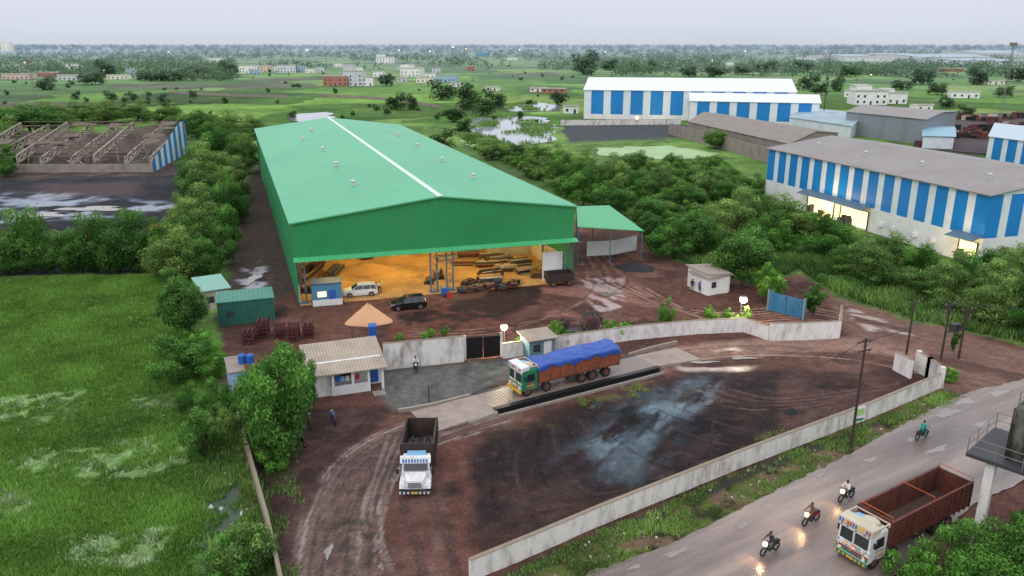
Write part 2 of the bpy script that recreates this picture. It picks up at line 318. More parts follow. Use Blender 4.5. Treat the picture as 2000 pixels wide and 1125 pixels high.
mq=N.new('ShaderNodeMath');mq.operation='MULTIPLY';L.new(mr(n.outputs['Fac'],.35,.65,.5,1.18),mq.inputs[0]);L.new(mr(n_b.outputs['Fac'],.35,.65,.55,1.2),mq.inputs[1]);L.new(mq.outputs[0],mx.inputs[7])
L.new(hazegroup(N,L,mx.outputs[2]),b.inputs['Base Color'])  # field colours with distance haze painted over them
me=bpy.data.meshes.new('terrain'); S=16000; me.from_pydata([(-S,-200,-.12),(S,-200,-.12),(S,S,-.12),(-S,S,-.12)],[],[(0,1,2,3)]); me.materials.append(m); struct(mk('terrain',me))
# ------------------------------------------------------------ sheets
def sheet(name,px,z,mt,world=False):
    pts=px if world else PX(px); me=bpy.data.meshes.new(name); me.from_pydata([(p.x,p.y,z) for p in pts],[],[list(range(len(pts)))]); me.materials.append(mt); return struct(mk(name,me))
m=bpy.data.materials.new('road_wet_asphalt'); m.use_nodes=True; nt=m.node_tree;N=nt.nodes;L=nt.links;b=N['Principled BSDF']; tc=N.new('ShaderNodeTexCoord')
rt0=N.new('ShaderNodeMapping');rt0.inputs['Rotation'].default_value=(0,0,-.56);L.new(tc.outputs['Object'],rt0.inputs[0])
def along(sc,det,ro,k):
    mp=N.new('ShaderNodeMapping');mp.inputs['Scale'].default_value=(k,1,1);L.new(rt0.outputs[0],mp.inputs[0]);n=noi(sc,det,ro);L.new(mp.outputs[0],n.inputs['Vector']);return n
na,nb,nc=along(.45,8,.6,.12),noi(8,6,.75),along(.3,6,.6,.2)
cr=N.new('ShaderNodeValToRGB');L.new(na.outputs['Fac'],cr.inputs[0]);el=cr.color_ramp.elements;el[0].position=.32;el[0].color=(*lin((96,84,81)),1);el[1].position=.68;el[1].color=(*lin((156,138,126)),1);q=el.new(.5);q.color=(*lin((124,110,105)),1)
mx=N.new('ShaderNodeMix');mx.data_type='RGBA';mx.blend_type='MULTIPLY';mx.inputs[0].default_value=1;L.new(cr.outputs[0],mx.inputs[6]);L.new(mr(nb.outputs['Fac'],.3,.7,.76,1.24),mx.inputs[7]);L.new(mx.outputs[2],b.inputs['Base Color'])
L.new(mr(nc.outputs['Fac'],.4,.6,.55,.16),b.inputs['Roughness'])
bp=N.new('ShaderNodeBump');bp.inputs['Distance'].default_value=.03;bp.inputs['Strength'].default_value=.3;L.new(nb.outputs['Fac'],bp.inputs['Height']);L.new(bp.outputs[0],b.inputs['Normal'])
ROADM=m
def ragged(px,amp=.35,step=.8,seed=1):
    pts=PX(px);out=[];r=random.Random(seed)
    for a,b in zip(pts,pts[1:]+pts[:1]):
        n=max(1,int((b-a).length/step))
        for i in range(n): out.append(a.lerp(b,i/n)+Vector((r.uniform(-amp,amp),r.uniform(-amp,amp),0)))
    return out
sheet('road',ragged([(1060,1180),(1150,1120),(1290,1072),(1400,1020),(1530,952),(1660,888),(1760,832),(1850,786),(1900,765),(2000,742),(2150,720),(2300,760),(2300,850),(2080,905),(1900,985),(1820,1060),(1740,1130),(1700,1190)],.14,.6),.09,ROADM,True)
puddle=mat('puddle_water',lin((128,118,110)),rough=.04,var=.1,spec=1)
def blob(name,u,v,w,h,mt,z,rot=0):
    c=P(u,v); s=depth(u,v)/F; e=P(u,v-h/2)-P(u,v+h/2); rx=w*s/2; ry=e.length/2; pts=[]
    k=random.random()*9
    for i in range(26):
        t=2*math.pi*i/26; r=1+.25*math.sin(3*t+k)+.14*math.sin(7*t+2*k)+.1*math.sin(4*t-k); x,y=rx*r*math.cos(t),ry*r*math.sin(t); pts.append(Vector((c.x+x*math.cos(rot)-y*math.sin(rot),c.y+x*math.sin(rot)+y*math.cos(rot),0)))
    return sheet(name,pts,z,mt,True)
for u,v,w_,h_ in((1885,786,45,8),(1850,808,60,10),(1540,962,40,7),(1655,1070,60,8),(1600,930,26,6),(1950,770,50,6),(1320,1082,60,8),(1700,900,36,6),(1780,860,26,5),(1450,1030,34,6),(1920,830,50,6),(1240,1110,30,6),(1830,880,60,6),(1560,1010,44,6)): blob('puddle',u,v,w_,h_,puddle,.105,.5)
for u,v,w_,h_ in((642,1078,14,26),(1185,575,40,8),(1370,708,60,5),(1450,700,50,5),(495,545,20,18),(180,408,120,8),(80,420,90,8)): blob('puddle',u,v,w_,h_,puddle,.07)
water=mat('pond_water',lin((150,160,168)),rough=.05,var=.1,spec=1)
algae=mat('pond_algae',lin((150,182,122)),rough=.5,var=.35,scale=.3,dirt=lin((86,118,66)),dscale=.15)
PONDS=[[(922,233),(980,227),(1062,230),(1084,250),(1078,276),(1010,286),(950,288),(920,264)],[(975,206),(1040,199),(1096,206),(1088,217),(1000,218)],[(562,224),(640,219),(656,230),(604,241),(564,237)],[(1165,290),(1300,285),(1400,300),(1390,314),(1260,310),(1170,304)],[(895,264),(960,272),(1020,292),(1060,300),(1000,304),(925,292)]]
for i,(q,mt_) in enumerate(zip(PONDS,(water,water,water,algae,algae))): sheet('pond',ragged(q,2,4,i),.12+.01*i,mt_,True)
for q in([(1300,420),(1340,410),(1350,425),(1310,432)],[(1250,352),(1300,345),(1320,356),(1270,362)]): sheet('pond',ragged(q,.6,2,6),.12,water,True)
# ------------------------------------------------------------ common materials
G_ROOF=mat('green_roof_sheet',lin((74,172,124)),rough=.42,var=.04,scale=.08,corr=((.95,.31,0),1.05),lines=.05,dirt=lin((62,154,110)),dscale=.05,damt=.6)
G_WALL=mat('green_wall_sheet',lin((34,138,80)),rough=.5,var=.06,corr=((.95,.31,0),.42),lines=.14,dirt=lin((28,118,70)),dscale=.15)
G_SIDE=mat('green_side_sheet',lin((38,138,84)),rough=.5,var=.08,corr=((-.31,.95,0),.9),lines=.2)
G_AWN=mat('green_awning_sheet',lin((74,170,114)),rough=.5,var=.06,corr=((.95,.31,0),.6),lines=.12)
WHITE=mat('white_paint',lin((222,224,226)),rough=.5,var=.05,dirt=lin((156,152,144)),damt=.35)
TRIM=mat('white_ridge',lin((214,226,220)),rough=.4,var=.05)
BLUE=mat('blue_sheet',lin((16,126,198)),rough=.45,var=.08,dirt=lin((24,100,160)),dscale=.2)
WSH=mat('white_sheet',lin((216,224,230)),rough=.45,var=.05,dirt=lin((168,170,170)),dscale=.3,damt=.4)
GREYR=mat('grey_roof_sheet',lin((142,136,134)),rough=.65,var=.08,scale=.6,dirt=lin((112,104,100)),dscale=.1,corr=((.28,-.96,0),1.1),lines=.12)
BROWNR=mat('brown_grey_roof',lin((136,126,120)),rough=.7,var=.15,corr=((.9,.4,0),1.2),lines=.2,dirt=lin((96,88,84)))
WROOF=mat('white_roof_sheet',lin((220,223,225)),rough=.5,var=.06,corr=((0,1,0),2),lines=.06)
PLAST=mat('stained_plaster',lin((224,222,219)),rough=.85,var=.06,scale=2,dirt=lin((140,132,122)),dscale=1.0,damt=.7,streak=True)
PLASTG=mat('grey_stained_wall',lin((216,213,209)),rough=.85,var=.1,scale=2,dirt=lin((112,104,96)),dscale=.9,damt=.85,streak=True)
COPE=mat('mossy_coping',lin((138,124,108)),rough=.9,var=.25,scale=2)
CONC=mat('concrete',lin((146,136,128)),rough=.85,var=.2,scale=1.2,bump=.3,dirt=lin((96,86,82)),damt=.6)
BLACK=mat('black_steel',lin((28,28,30)),rough=.5,var=.2)
DGREY=mat('dark_grey_steel',lin((62,62,66)),rough=.6,var=.25)
STEELB=mat('blue_grey_steel',lin((84,108,126)),rough=.5,var=.15)
SCR=mat('dark_scrap',lin((66,80,92)),rough=.7,var=.4,scale=4)
RUST=mat('rusty_steel',lin((104,58,48)),rough=.8,var=.3,scale=4,dirt=lin((60,38,34)),dscale=1.5)
BROWN=mat('brown_truck_paint',lin((104,54,42)),rough=.75,var=.3,scale=3,dirt=lin((50,38,36)),dscale=1.6,damt=.9,streak=True)
TOR=mat('faded_orange_truck_paint',lin((150,82,54)),rough=.7,var=.25,scale=3,dirt=lin((84,62,54)),dscale=1.4,damt=.85,streak=True)
BRIN=mat('brown_load_bed',lin((78,58,50)),rough=.8,var=.3,dirt=lin((44,38,36)))
TYRE=mat('tyre_rubber',lin((34,32,33)),rough=.9,var=.2)
RIM=mat('wheel_rim',lin((96,66,56)),rough=.6,var=.2)
RIMS=mat('silver_rim',lin((160,160,165)),rough=.3,metal=.8)
GLASS=mat('dark_glass',lin((34,42,48)),rough=.06,var=.05,spec=1)
RED=mat('red_paint',lin((178,46,38)),rough=.45,var=.1); YEL=mat('yellow_paint',lin((216,166,48)),rough=.45,var=.1)
ORG=mat('orange_paint',lin((190,88,42)),rough=.5,var=.15); GRN=mat('green_paint',lin((34,122,88)),rough=.45,var=.1,dirt=lin((60,90,70)),dscale=2)
BLU=mat('blue_paint',lin((40,92,170)),rough=.45,var=.1); LBLUE=mat('light_blue_paint',lin((120,170,205)),rough=.5,var=.1)
CWHITE=mat('vehicle_white',lin((224,225,226)),rough=.35,var=.04,dirt=lin((156,148,138)),damt=.6,dscale=2)
CBLACK=mat('vehicle_black',lin((22,23,27)),rough=.15,var=.05,spec=.8)
TARP=mat('blue_tarpaulin',lin((38,82,166)),rough=.42,var=.3,scale=2.2,dirt=lin((28,58,126)),dscale=1.2)
HEADL=mat('headlight_glass',lin((220,220,215)),rough=.1,var=.02); TAIL=mat('tail_lamp',lin((190,40,30)),rough=.3)
LITH=mat('lit_headlight',(1,.8,.5),emit=(1,.66,.32),es=9)
BULB=mat('lit_bulb',(1,.9,.7),emit=(1,.82,.46),es=4); BULBW=mat('lit_floodlight',(1,.8,.5),emit=(1,.76,.42),es=1.6)
WOOD=mat('timber',lin((150,108,66)),rough=.8,var=.25); SANDF=mat('sand_floor',lin((190,146,90)),rough=.9,var=.3,scale=.4,bump=.4,dirt=lin((110,78,52)),dscale=.25,damt=.85)
SAND=mat('sand',lin((206,158,122)),rough=.95,var=.15,scale=6,bump=.6); COAL=mat('coal',lin((30,30,33)),rough=.8,var=.4,scale=4,bump=.8)
POLEM=mat('pole_weathered',lin((64,50,48)),rough=.85,var=.2); POLEC=mat('pole_concrete',lin((130,126,120)),rough=.85)
CREAM=mat('cream_wall',lin((196,186,166)),rough=.8,var=.1,dirt=lin((140,126,104)),damt=.6)
BARK=mat('bark',lin((84,70,56)),rough=.95,var=.3,scale=3)
ASB=mat('asbestos_roof',lin((158,146,134)),rough=.9,var=.15,corr=((.92,.38,0),.35),lines=.25,dirt=lin((112,102,92)),dscale=.6)
WARMWIN=mat('lit_interior',(1,.75,.4),emit=(1,.72,.4),es=1.5,var=.4,scale=.8)
# ------------------------------------------------------------ main green shed
FL=P(585,597);FR=P(1118,550);EH=10.87;RH=13.25
BL=P(500,252,EH);BL=Vector((BL.x,BL.y,0))
Wd=(FR-FL).length;Dp=(BL-FL).length;e1=(FR-FL)/Wd;e2=(BL-FL)/Dp
def wf(p): return (e1.x*p[0]+e2.x*p[1],e1.y*p[0]+e2.y*p[1],p[2])
def roofz(a): return EH+(RH-EH)*(1-abs(a-Wd/2)/(Wd/2))
root=thing('steel_warehouse','long green sheet-metal warehouse with open lit front','warehouse',FL)
o=.5;t=.14
def slope(m,a0,a1,b0,b1,lift,th):
    m.hexa([(a0,b0,roofz(a0)+lift),(a1,b0,roofz(a1)+lift),(a1,b1,roofz(a1)+lift),(a0,b1,roofz(a0)+lift),(a0,b0,roofz(a0)+lift+th),(a1,b0,roofz(a1)+lift+th),(a1,b1,roofz(a1)+lift+th),(a0,b1,roofz(a0)+lift+th)])
m=M(wf);slope(m,-o,Wd/2,-.25,Dp+.3,.02,t);slope(m,Wd/2,Wd+o,-.25,Dp+.3,.02,t)
m.obj('roof',[G_ROOF],root)
m=M(wf);slope(m,Wd/2-.36,Wd/2,-.3,Dp+.3,.17,.05);slope(m,Wd/2,Wd/2+.36,-.3,Dp+.3,.17,.05);m.obj('ridge_cap',[TRIM],root)
m=M(wf);m.box(-.08,.02,0.12,Dp,0.3,EH);m.obj('side_wall',[G_SIDE],root)
m=M(wf);m.box(Wd-.02,Wd+.08,0.12,Dp,1.2,EH);m.obj('side_wall',[G_SIDE],root)
for b0,b1,zb in((0,.1,6.35),(Dp-.1,Dp,0)):
    m=M(wf)
    lo=[(-.08,zb),(Wd+.08,zb),(Wd+.08,EH),(Wd/2,RH),(-.08,EH)]
    m.add([(x,b0,z) for x,z in lo]+[(x,b1,z) for x,z in lo],[(0,1,2,3,4),(9,8,7,6,5)]+[(i,i+5,(i+1)%5+5,(i+1)%5) for i in range(5)])
    m.obj('gable_wall',[G_WALL],root)
m=M(wf);m.hexa([(-.3,-.95,6.0),(Wd+.4,-.95,6.0),(Wd+.4,-.02,6.36),(-.3,-.02,6.36),(-.3,-.95,6.06),(Wd+.4,-.95,6.06),(Wd+.4,-.02,6.42),(-.3,-.02,6.42)]);m.obj('awning',[G_AWN],root)
for s in(0,1):
    m=M(wf)
    a0,a1=(-.3,Wd/2) if s==0 else (Wd/2,Wd+.3)
    m.hexa([(a0,-.34,roofz(a0)-.02),(a1,-.34,roofz(a1)-.02),(a1,-.26,roofz(a1)-.02),(a0,-.26,roofz(a0)-.02),(a0,-.34,roofz(a0)+.17),(a1,-.34,roofz(a1)+.17),(a1,-.26,roofz(a1)+.17),(a0,-.26,roofz(a0)+.17)])
    m.obj('edge_trim',[G_AWN],root)
m=M(wf);m.box(0.05,Wd-.05,-.3,Dp-.2,-.2,.12);m.obj('floor',[SANDF],root)
for q in((.03,.25,.3,Dp-.2,.12,2.6),(Wd-.25,Wd-.03,4.5,Dp-.2,.12,3.2),(Wd-7.5,Wd-.3,16,16.2,.12,5)):
    m=M(wf);m.box(*q);m.obj('inner_wall',[CREAM],root)
def lattice(root,a,b,h,wx=.9,mt=STEELB):
    m=M(wf)
    for s in(-1,1): m.box(a+s*wx/2-.09,a+s*wx/2+.09,b-.12,b+.12,.1,h)
    n=int(h/.9)
    for i in range(n):
        s=1 if i%2 else -1; z0=.15+i*(h-.3)/n;z1=.15+(i+1)*(h-.3)/n
        m.beam((a-s*wx/2,b,z0),(a+s*wx/2,b,z1),.07)
    m.box(a-wx/2-.2,a+wx/2+.2,b-.3,b+.3,.1,.35)
    m.obj('lattice_column',[mt],root)
for a in(.55,Wd/2-1.0,Wd/2+1.2,Wd-.6): lattice(root,a,.45,6.6)
for b in(9,18,27):
    for a in(.6,Wd-.6): lattice(root,a,b,EH-.3)
for b in(.6,9,18,27,36):
    m=M(wf)
    for i in range(12):
        a0=.3+i*(Wd-.6)/12;a1=.3+(i+1)*(Wd-.6)/12
        m.beam((a0,b,roofz(a0)-.2),(a1,b,roofz(a1)-.2),.12);m.beam((a0,b,9.2),(a1,b,9.2),.12);m.beam((a0,b,9.2),(a1,b,roofz(a1)-.2),.07)
    m.obj('roof_truss',[STEELB],root)
VENTM=mat('roof_vent_metal',lin((190,198,198)),rough=.35,metal=.3)
for u,v in((608,258),(592,276),(631,296),(657,326),(690,364),(777,267),(815,289),(864,317),(925,350)):
    h=12.
    for k in range(4):
        q=P(u,v,h)-FL; det=e1.x*e2.y-e1.y*e2.x; a_=(q.x*e2.y-q.y*e2.x)/det; b_=(e1.x*q.y-e1.y*q.x)/det; h=roofz(a_)
    m=M(); m.box(-.45,.45,-.45,.45,-.2,.22,0); m.cyl((0,0,.22),(0,0,.45),.3,.3,12,0); m.ball((0,0,.62),.4,0,12,6,(1,1,.65))
    m.obj('roof_vent',[VENTM],root,loc=(q.x,q.y,h+.16),rot=.3)
def light(name,loc,e,c=(1,.66,.30),r=.3,parent=None):
    l=bpy.data.lights.new(name,'POINT');l.energy=e;l.color=c;l.shadow_soft_size=r;o=bpy.data.objects.new(name,l);COL.objects.link(o);o.location=loc
    if parent:o.parent=parent
    return o
for a,b,en in((5,6,1400),(15,10,2200),(27,7,1900),(33,16,900),(9,22,900),(22,20,1300)):
    q=wf((a,b,7.6)); m=M(); m.cyl((0,0,0),(0,0,.35),.35,.1,10,0); m.cyl((0,0,.35),(0,0,2.2),.02,.02,4,0); m.cyl((0,0,-.04),(0,0,.0),.3,.3,10,1)
    m.obj('hanging_lamp',[DGREY,BULB],root,loc=q); light('lamp_light',(q[0],q[1],q[2]-.25),en,(1,.64,.25),.25,root)
def wfW(a,b,z=0): q=wf((a,b,z)); return Vector((q[0]+FL.x,q[1]+FL.y,z))
AW=math.atan2(e1.y,e1.x)
A=P(1128,444,6.2);B=P(1258,452,4.6);Cc=P(1190,402,4.6);D=P(1126,404,6.2)
root=thing('lean_to_canopy','green sheet lean-to canopy beside the warehouse','canopy',(A.x,A.y,0))
og=Vector((A.x,A.y,0)); m=M(lambda p:Vector(p)-og); up=Vector((0,0,.1)); m.hexa([A,B,Cc,D,A+up,B+up,Cc+up,D+up]); m.obj('roof',[G_AWN],root)
for q in(A,B,Cc,D,(A+B)/2,(Cc+D)/2): m=M(lambda p:Vector(p)-og);q=q+((A+Cc)/2-q)*.03; m.cyl((q.x,q.y,0),(q.x,q.y,q.z),.1,.1,6);m.obj('post',[STEELB],root)
# ------------------------------------------------------------ walls
def wallrun(name,label,px,h,th=.25,mt=PLAST,cope=COPE,cat='boundary wall',world=False,piers=0):
    pts=[Vector(p) for p in (px if world else PX(px))]; og=pts[0].copy(); root=thing(name,label,cat,og)
    m=M(lambda p:Vector(p)-og); c=M(lambda p:Vector(p)-og)
    n=len(pts); offs=[]
    for i,p in enumerate(pts):
        t=(pts[min(i+1,n-1)]-pts[max(i-1,0)]).normalized(); offs.append(Vector((-t.y,t.x,0))*th/2)
    for mm_,k,z0,z1 in((m,1,-.1,h),(c,1.15,h,h+.05)):
        P0=[]
        for p,o in zip(pts,offs): P0+= [(p-o*k)+Vector((0,0,z0)),(p+o*k)+Vector((0,0,z0)),(p+o*k)+Vector((0,0,z1)),(p-o*k)+Vector((0,0,z1))]
        fs=[]
        for i in range(n-1):
            for j in range(4): fs.append((4*i+j,4*i+(j+1)%4,4*i+4+(j+1)%4,4*i+4+j))
        fs+= [(3,2,1,0),tuple(4*(n-1)+j for j in range(4))]
        mm_.add(P0,fs)
    m.obj('wall',[mt],root);c.obj('coping',[cope],root)
    if piers:
        for a,b in zip(pts[:-1],pts[1:]):
            k=max(1,int((b-a).length/piers))
            for i in range(k+1):
                q=M(lambda p:Vector(p)-og);p=a+(b-a)*i/k; q.box(p.x-th*.8,p.x+th*.8,p.y-th*.8,p.y+th*.8,-.1,h+.12);q.obj('pier',[mt],root)
    return root
wallrun('boundary_wall','stained white roadside boundary wall with weathered coping',[(918,1134),(1050,1078),(1180,1021),(1440,915),(1700,815),(1833,758)],1.55,.28,PLASTG)
wallrun('boundary_wall','stained white wall stub beside the site entrance',[(1835,757),(1812,738),(1790,724)],2.1,.28,PLASTG,piers=3)
wallrun('boundary_wall','short white wall panel beside the entrance',[(1778,740),(1745,722)],2.0,.25,PLAST)
wallrun('boundary_wall','low weathered wall between field and yard',[(455,750),(468,830),(500,950),(525,1040),(560,1200)],1.3,.22,CONC)
wallrun('boundary_wall','tall stained white wall next to black gate',[(750,722),(830,714),(906,706)],2.9,.25,PLASTG)
wallrun('boundary_wall','low white boundary wall with planting behind',[(982,700),(1090,684),(1240,663),(1360,652),(1452,648),(1500,664)],1.7,.25,PLAST)
wallrun('boundary_wall','white boundary wall beside blue gate',[(1502,665),(1570,664),(1638,660),(1640,628)],2.1,.25,PLAST)
wallrun('boundary_wall','white wall under green canopy',[(1146,500),(1195,497),(1242,488)],2.4,.25,WHITE)
wallrun('boundary_wall','long grey compound wall behind the pond',[(1095,245),(1200,244),(1330,243)],2.2,.3,PLASTG)
wallrun('boundary_wall','long weathered wall beside grey roofed shed',[(1306,262),(1400,288),(1500,318)],4.0,.3,CONC)
wallrun('boundary_wall','low wall between the fields',[(620,188),(700,192),(780,198),(860,212)],1.6,.3,CONC)
wallrun('boundary_wall','low wall between the fields',[(330,182),(450,188),(560,190)],1.4,.3,CONC)
ga,gb=P(909,703),P(978,697)
def panelgate(name,label,a,b,h,mt,bars):
    L_=(b-a).length; r=math.atan2(b.y-a.y,b.x-a.x); root=thing(name,label,'gate',a,r)
    for k in range(2):
        m=M();x0=k*L_/2+.05;x1=(k+1)*L_/2-.05
        m.box(x0,x1,-.02,.02,.15,h)
        for z in(.15,h/2,h-.1): m.box(x0,x1,-.07,-.022,z,z+.1)
        n=8
        for i in range(n+1): xx=x0+(x1-x0-.06)*i/n; m.box(xx,xx+.06,-.12,-.072,.1,h+.15)
        m.obj('gate_leaf',[mt],root)
    for x in(-.05,L_+.05): m=M();m.box(x-.14,x+.14,-.14,.14,0,h+.3);m.obj('gate_post',[PLASTG if bars else STEELB],root)
    return root
panelgate('steel_gate','black double-leaf steel gate set in white wall',ga,gb,2.5,BLACK,1)
panelgate('sheet_metal_gate','blue sheet-metal gate standing open',P(1500,606),P(1568,625),2.5,mat('gate_blue',lin((40,104,150)),rough=.5,corr=((1,0,0),.25)),0)
# ------------------------------------------------------------ generic sheds
def shed4(name,label,A,B,Cq,D,h,rh,wallm,roofm,n=0,base=0,basem=None,cat='warehouse',vents=0,ov=.5):
    og=Vector((A.x,A.y,0)); A,B,Cq,D=[Vector((p.x,p.y,0))-og for p in(A,B,Cq,D)]
    root=thing(name,label,cat,og); z=lambda p,k:Vector((p.x,p.y,k))
    R0=(A+D)/2;R1=(B+Cq)/2
    m=M(); nn=max(n,1)
    def panel(p,q,k):
        if len(wallm)<2: m.quad(z(p,base),z(q,base),z(q,h),z(p,h),0);return
        ws=[(1.75 if wallm[i%2] is BLUE else 1.0) for i in range(k)];tt=sum(ws);c=0
        for i in range(k):
            a=p+(q-p)*c/tt;c+=ws[i];b=p+(q-p)*c/tt; m.quad(z(a,base),z(b,base),z(b,h),z(a,h),i%2)
    panel(A,B,nn); kk=max(2,int(nn*(D-A).length/(B-A).length))|1; panel(B,Cq,kk);panel(Cq,D,nn);panel(D,A,kk)
    m.add([z(A,h),z(D,h),z(R0,rh)],[(1,0,2)],len(wallm)-1);m.add([z(B,h),z(Cq,h),z(R1,rh)],[(0,1,2)],len(wallm)-1)
    m.obj('wall',wallm,root)
    if base:
        m=M()
        for p,q in((A,B),(B,Cq),(Cq,D),(D,A)): m.quad(z(p,0),z(q,0),z(q,base),z(p,base))
        m.obj('plinth_wall',[basem],root)
    m=M(); l=(B-A).normalized()*ov; s=(A-D).normalized()*ov; dz=(rh-h)/max(1,((A-D).length/2))*ov
    a_,b_=A-l+s,B+l+s; c_,d_=Cq+l-s,D-l-s; r0,r1=R0-l,R1+l; up=.15
    for p,q,x,y in((a_,b_,r1,r0),(r0,r1,c_,d_)):
        hs=[h-dz if (w_ in(a_,b_,c_,d_)) else rh for w_ in(p,q,x,y)]
        lo=[z(w_,k+.03) for w_,k in zip((p,q,x,y),hs)]; m.hexa(lo+[w_+Vector((0,0,up)) for w_ in lo])
    m.obj('roof',[roofm],root)
    for i in range(vents):
        f=(i+.5)/vents; q=A+(B-A)*f; q=q+(R0-A)*.45; m=M(); m.cyl((0,0,-.1),(0,0,.45),.3,.3,10);m.ball((0,0,.6),.42,0,10,5,(1,1,.6)); m.obj('roof_vent',[VENTM],root,loc=(q.x,q.y,h+(rh-h)*.45+.2))
    return root
A=P(1493,388);tt=P(1935,382,10.9);B2=Vector((tt.x,tt.y,0));l=(B2-A).normalized();pe=Vector((-l.y,l.x,0))
if pe.x<0: pe=-pe
r=shed4('striped_shed','large blue and white striped shed with grey roof',A,B2,B2+pe*31,A+pe*31,10.9,13.0,[BLUE,WSH],GREYR,29,4.3,WHITE,vents=4)
def onwall(s,o,z): q=l*s-pe*o; return (q.x,q.y,z)
for s0,s1,zz in((14,33,3.4),(52,57,3.4)):
    m=M(); m.hexa([onwall(s0,2.2,zz+.5),onwall(s1,2.2,zz+.5),onwall(s1,.02,zz+1.1),onwall(s0,.02,zz+1.1),onwall(s0,2.2,zz+.6),onwall(s1,2.2,zz+.6),onwall(s1,.02,zz+1.25),onwall(s0,.02,zz+1.25)]); m.obj('awning',[STEELB],r)
rq=random.Random(8)
for s0,s1 in((15,23),(25,32.5),(53,56.5)):
    m=M(); m.quad(onwall(s0,.03,.3),onwall(s1,.03,.3),onwall(s1,.03,3.4),onwall(s0,.03,3.4)); m.obj('lit_doorway',[WARMWIN],r)
    m=M()
    for s in(s0,s1): q=onwall(s,.1,0); m.cyl(q,(q[0],q[1],3.5),.14,.14,4)
    for k in range(5): s=rq.uniform(s0+.3,s1-1);q=onwall(s,.3,0);hh_=rq.uniform(.8,2);m.box(q[0]-.5,q[0]+.5,q[1]-.2,q[1]+.2,0,hh_)
    m.beam(onwall(s0,.1,3.45),onwall(s1,.1,3.45),.12)
    m.obj('door_frame',[DGREY],r)
light('doorway_light',onwall(23,4,3),1500,(1,.68,.35),.5,r); light('doorway_light',onwall(54,4,3),700,(1,.7,.35),.5,r)
for s in(36,39,44,48):
    m=M();q=onwall(s,.3,1.6);m.box(q[0]-.4,q[0]+.4,q[1]-.3,q[1]+.3,1.6,2.3);m.cyl((q[0]-.42,q[1],1.95),(q[0]-.45,q[1],1.95),.25,.25,10);m.obj('air_conditioner',[WHITE],r)
b0=P(1140,232);q=P(1555,180,12.7);b1=Vector((q.x,q.y,0));pb=Vector((-(b1-b0).y,(b1-b0).x,0)).normalized()
shed4('striped_shed','long white roofed shed with blue and white walls',b0,b1,b1+pb*42,b0+pb*42,12.7,17.2,[WSH,BLUE],WROOF,21,2.2,WHITE)
b0=P(1345,238);q=P(1597,197,9.8);b1=Vector((q.x,q.y,0))
shed4('striped_shed','smaller white roofed shed with striped blue walls',b0-pb*6,b1-pb*6,b1+pb*6,b0+pb*5,9.4,12.2,[WSH,BLUE],WROOF,13,1.5,WHITE)
shed4('low_shed','long low shed with weathered grey-brown roof',P(1345,238,5),P(1540,281,5),P(1637,260,5),P(1400,222,5),5,7,[CONC],BROWNR)
shed4('grey_shed','plain grey sheet-clad industrial shed',P(1648,262),P(1800,282),P(1862,262),P(1700,246),8.2,9.3,[mat('grey_cladding',lin((132,138,146)),rough=.55,corr=((.9,.3,0),.8),lines=.12)],GREYR)
shed4('blue_roof_shed','low shed with pale blue and cream roof sheets',P(1540,252),P(1660,272),P(1700,246),P(1590,232),4.5,6,[WSH],mat('pale_blue_roof',lin((150,178,190)),rough=.5,dirt=lin((120,120,116)),dscale=.1,damt=.8))
shed4('blue_roof_shed','small pale blue lean-to shed',P(1800,290),P(1860,292),P(1858,270),P(1800,268),4,5,[WSH],mat('pale_blue_roof',lin((130,170,186)),rough=.5))
q0=P(1925,310);q1=P(2140,345)
shed4('striped_shed','blue and white shed with pale roof',q0,q1,q1+Vector((22,26,0)),q0+Vector((18,26,0)),6.5,9,[WSH,BLUE],mat('pale_roof',lin((176,192,200)),rough=.5),14)
sheet('compound_ground',ragged([(1780,238),(1900,222),(2060,222),(2300,262),(2300,340),(1920,300),(1800,292)],1.5,6,8),.14,mat('compound_soil',lin((58,46,48)),var=.4,scale=.2,dirt=lin((86,62,58)),dscale=.08),True)
SCRAPM=mat('scrap_dark_red',lin((84,54,52)),rough=.9,var=.3)
for i in range(28):
    u=1810+(i%9)*24+random.uniform(-6,6);v=234+(i//9)*19+random.uniform(-4,4);q=P(u,v);m=M();rr=random.Random(i)
    for k in range(10): x=rr.uniform(-6,6);y=rr.uniform(-2.5,2.5);m.box(x,x+rr.uniform(1,4),y,y+rr.uniform(.4,1.4),0,rr.uniform(.5,2.6),rr.randrange(4))
    o=m.obj('scrap_heap',[SCRAPM,RUST,COAL,CREAM if i%3==0 else COAL],None,loc=q,rot=rr.uniform(-.3,.3));tag(o,'heap of rusty scrap pieces in open compound','scrap heap','scrap heaps in the compound')
# derelict frame building
e0=P(300,336);e0b=P(367,298);dv=(e0b-e0);ln=dv.length;dv.normalize();lv=Vector((-1,-.02,0))
root=thing('derelict_shed','roofless derelict shed with weathered steel trusses','ruined shed',e0)
FRM=mat('weathered_truss',lin((168,158,148)),rough=.85,var=.25,dirt=lin((96,72,58)),dscale=.5,damt=.85)
FRD=mat('rusted_purlin',lin((112,96,86)),rough=.8,var=.3,dirt=lin((70,52,46)),dscale=.5,damt=.8)
OLDR=mat('rusted_roof_sheet',lin((104,88,78)),rough=.85,var=.3,dirt=lin((68,48,40)),dscale=.4,damt=.9)
def dw(s,b,z): q=lv*s+dv*b; return (q.x,q.y,z)
m=M(); n=13
for i in range(n):
    f0,f1=i/n*ln,(i+1)/n*ln; h0,h1=2.8+7*min(1,i/n*1.2),2.8+7*min(1,(i+1)/n*1.2)
    m.quad(dw(0,f0,0),dw(0,f1,0),dw(0,f1,h1),dw(0,f0,h0),i%2)
m.obj('end_wall',[BLUE,WSH],root)
rr=random.Random(4)
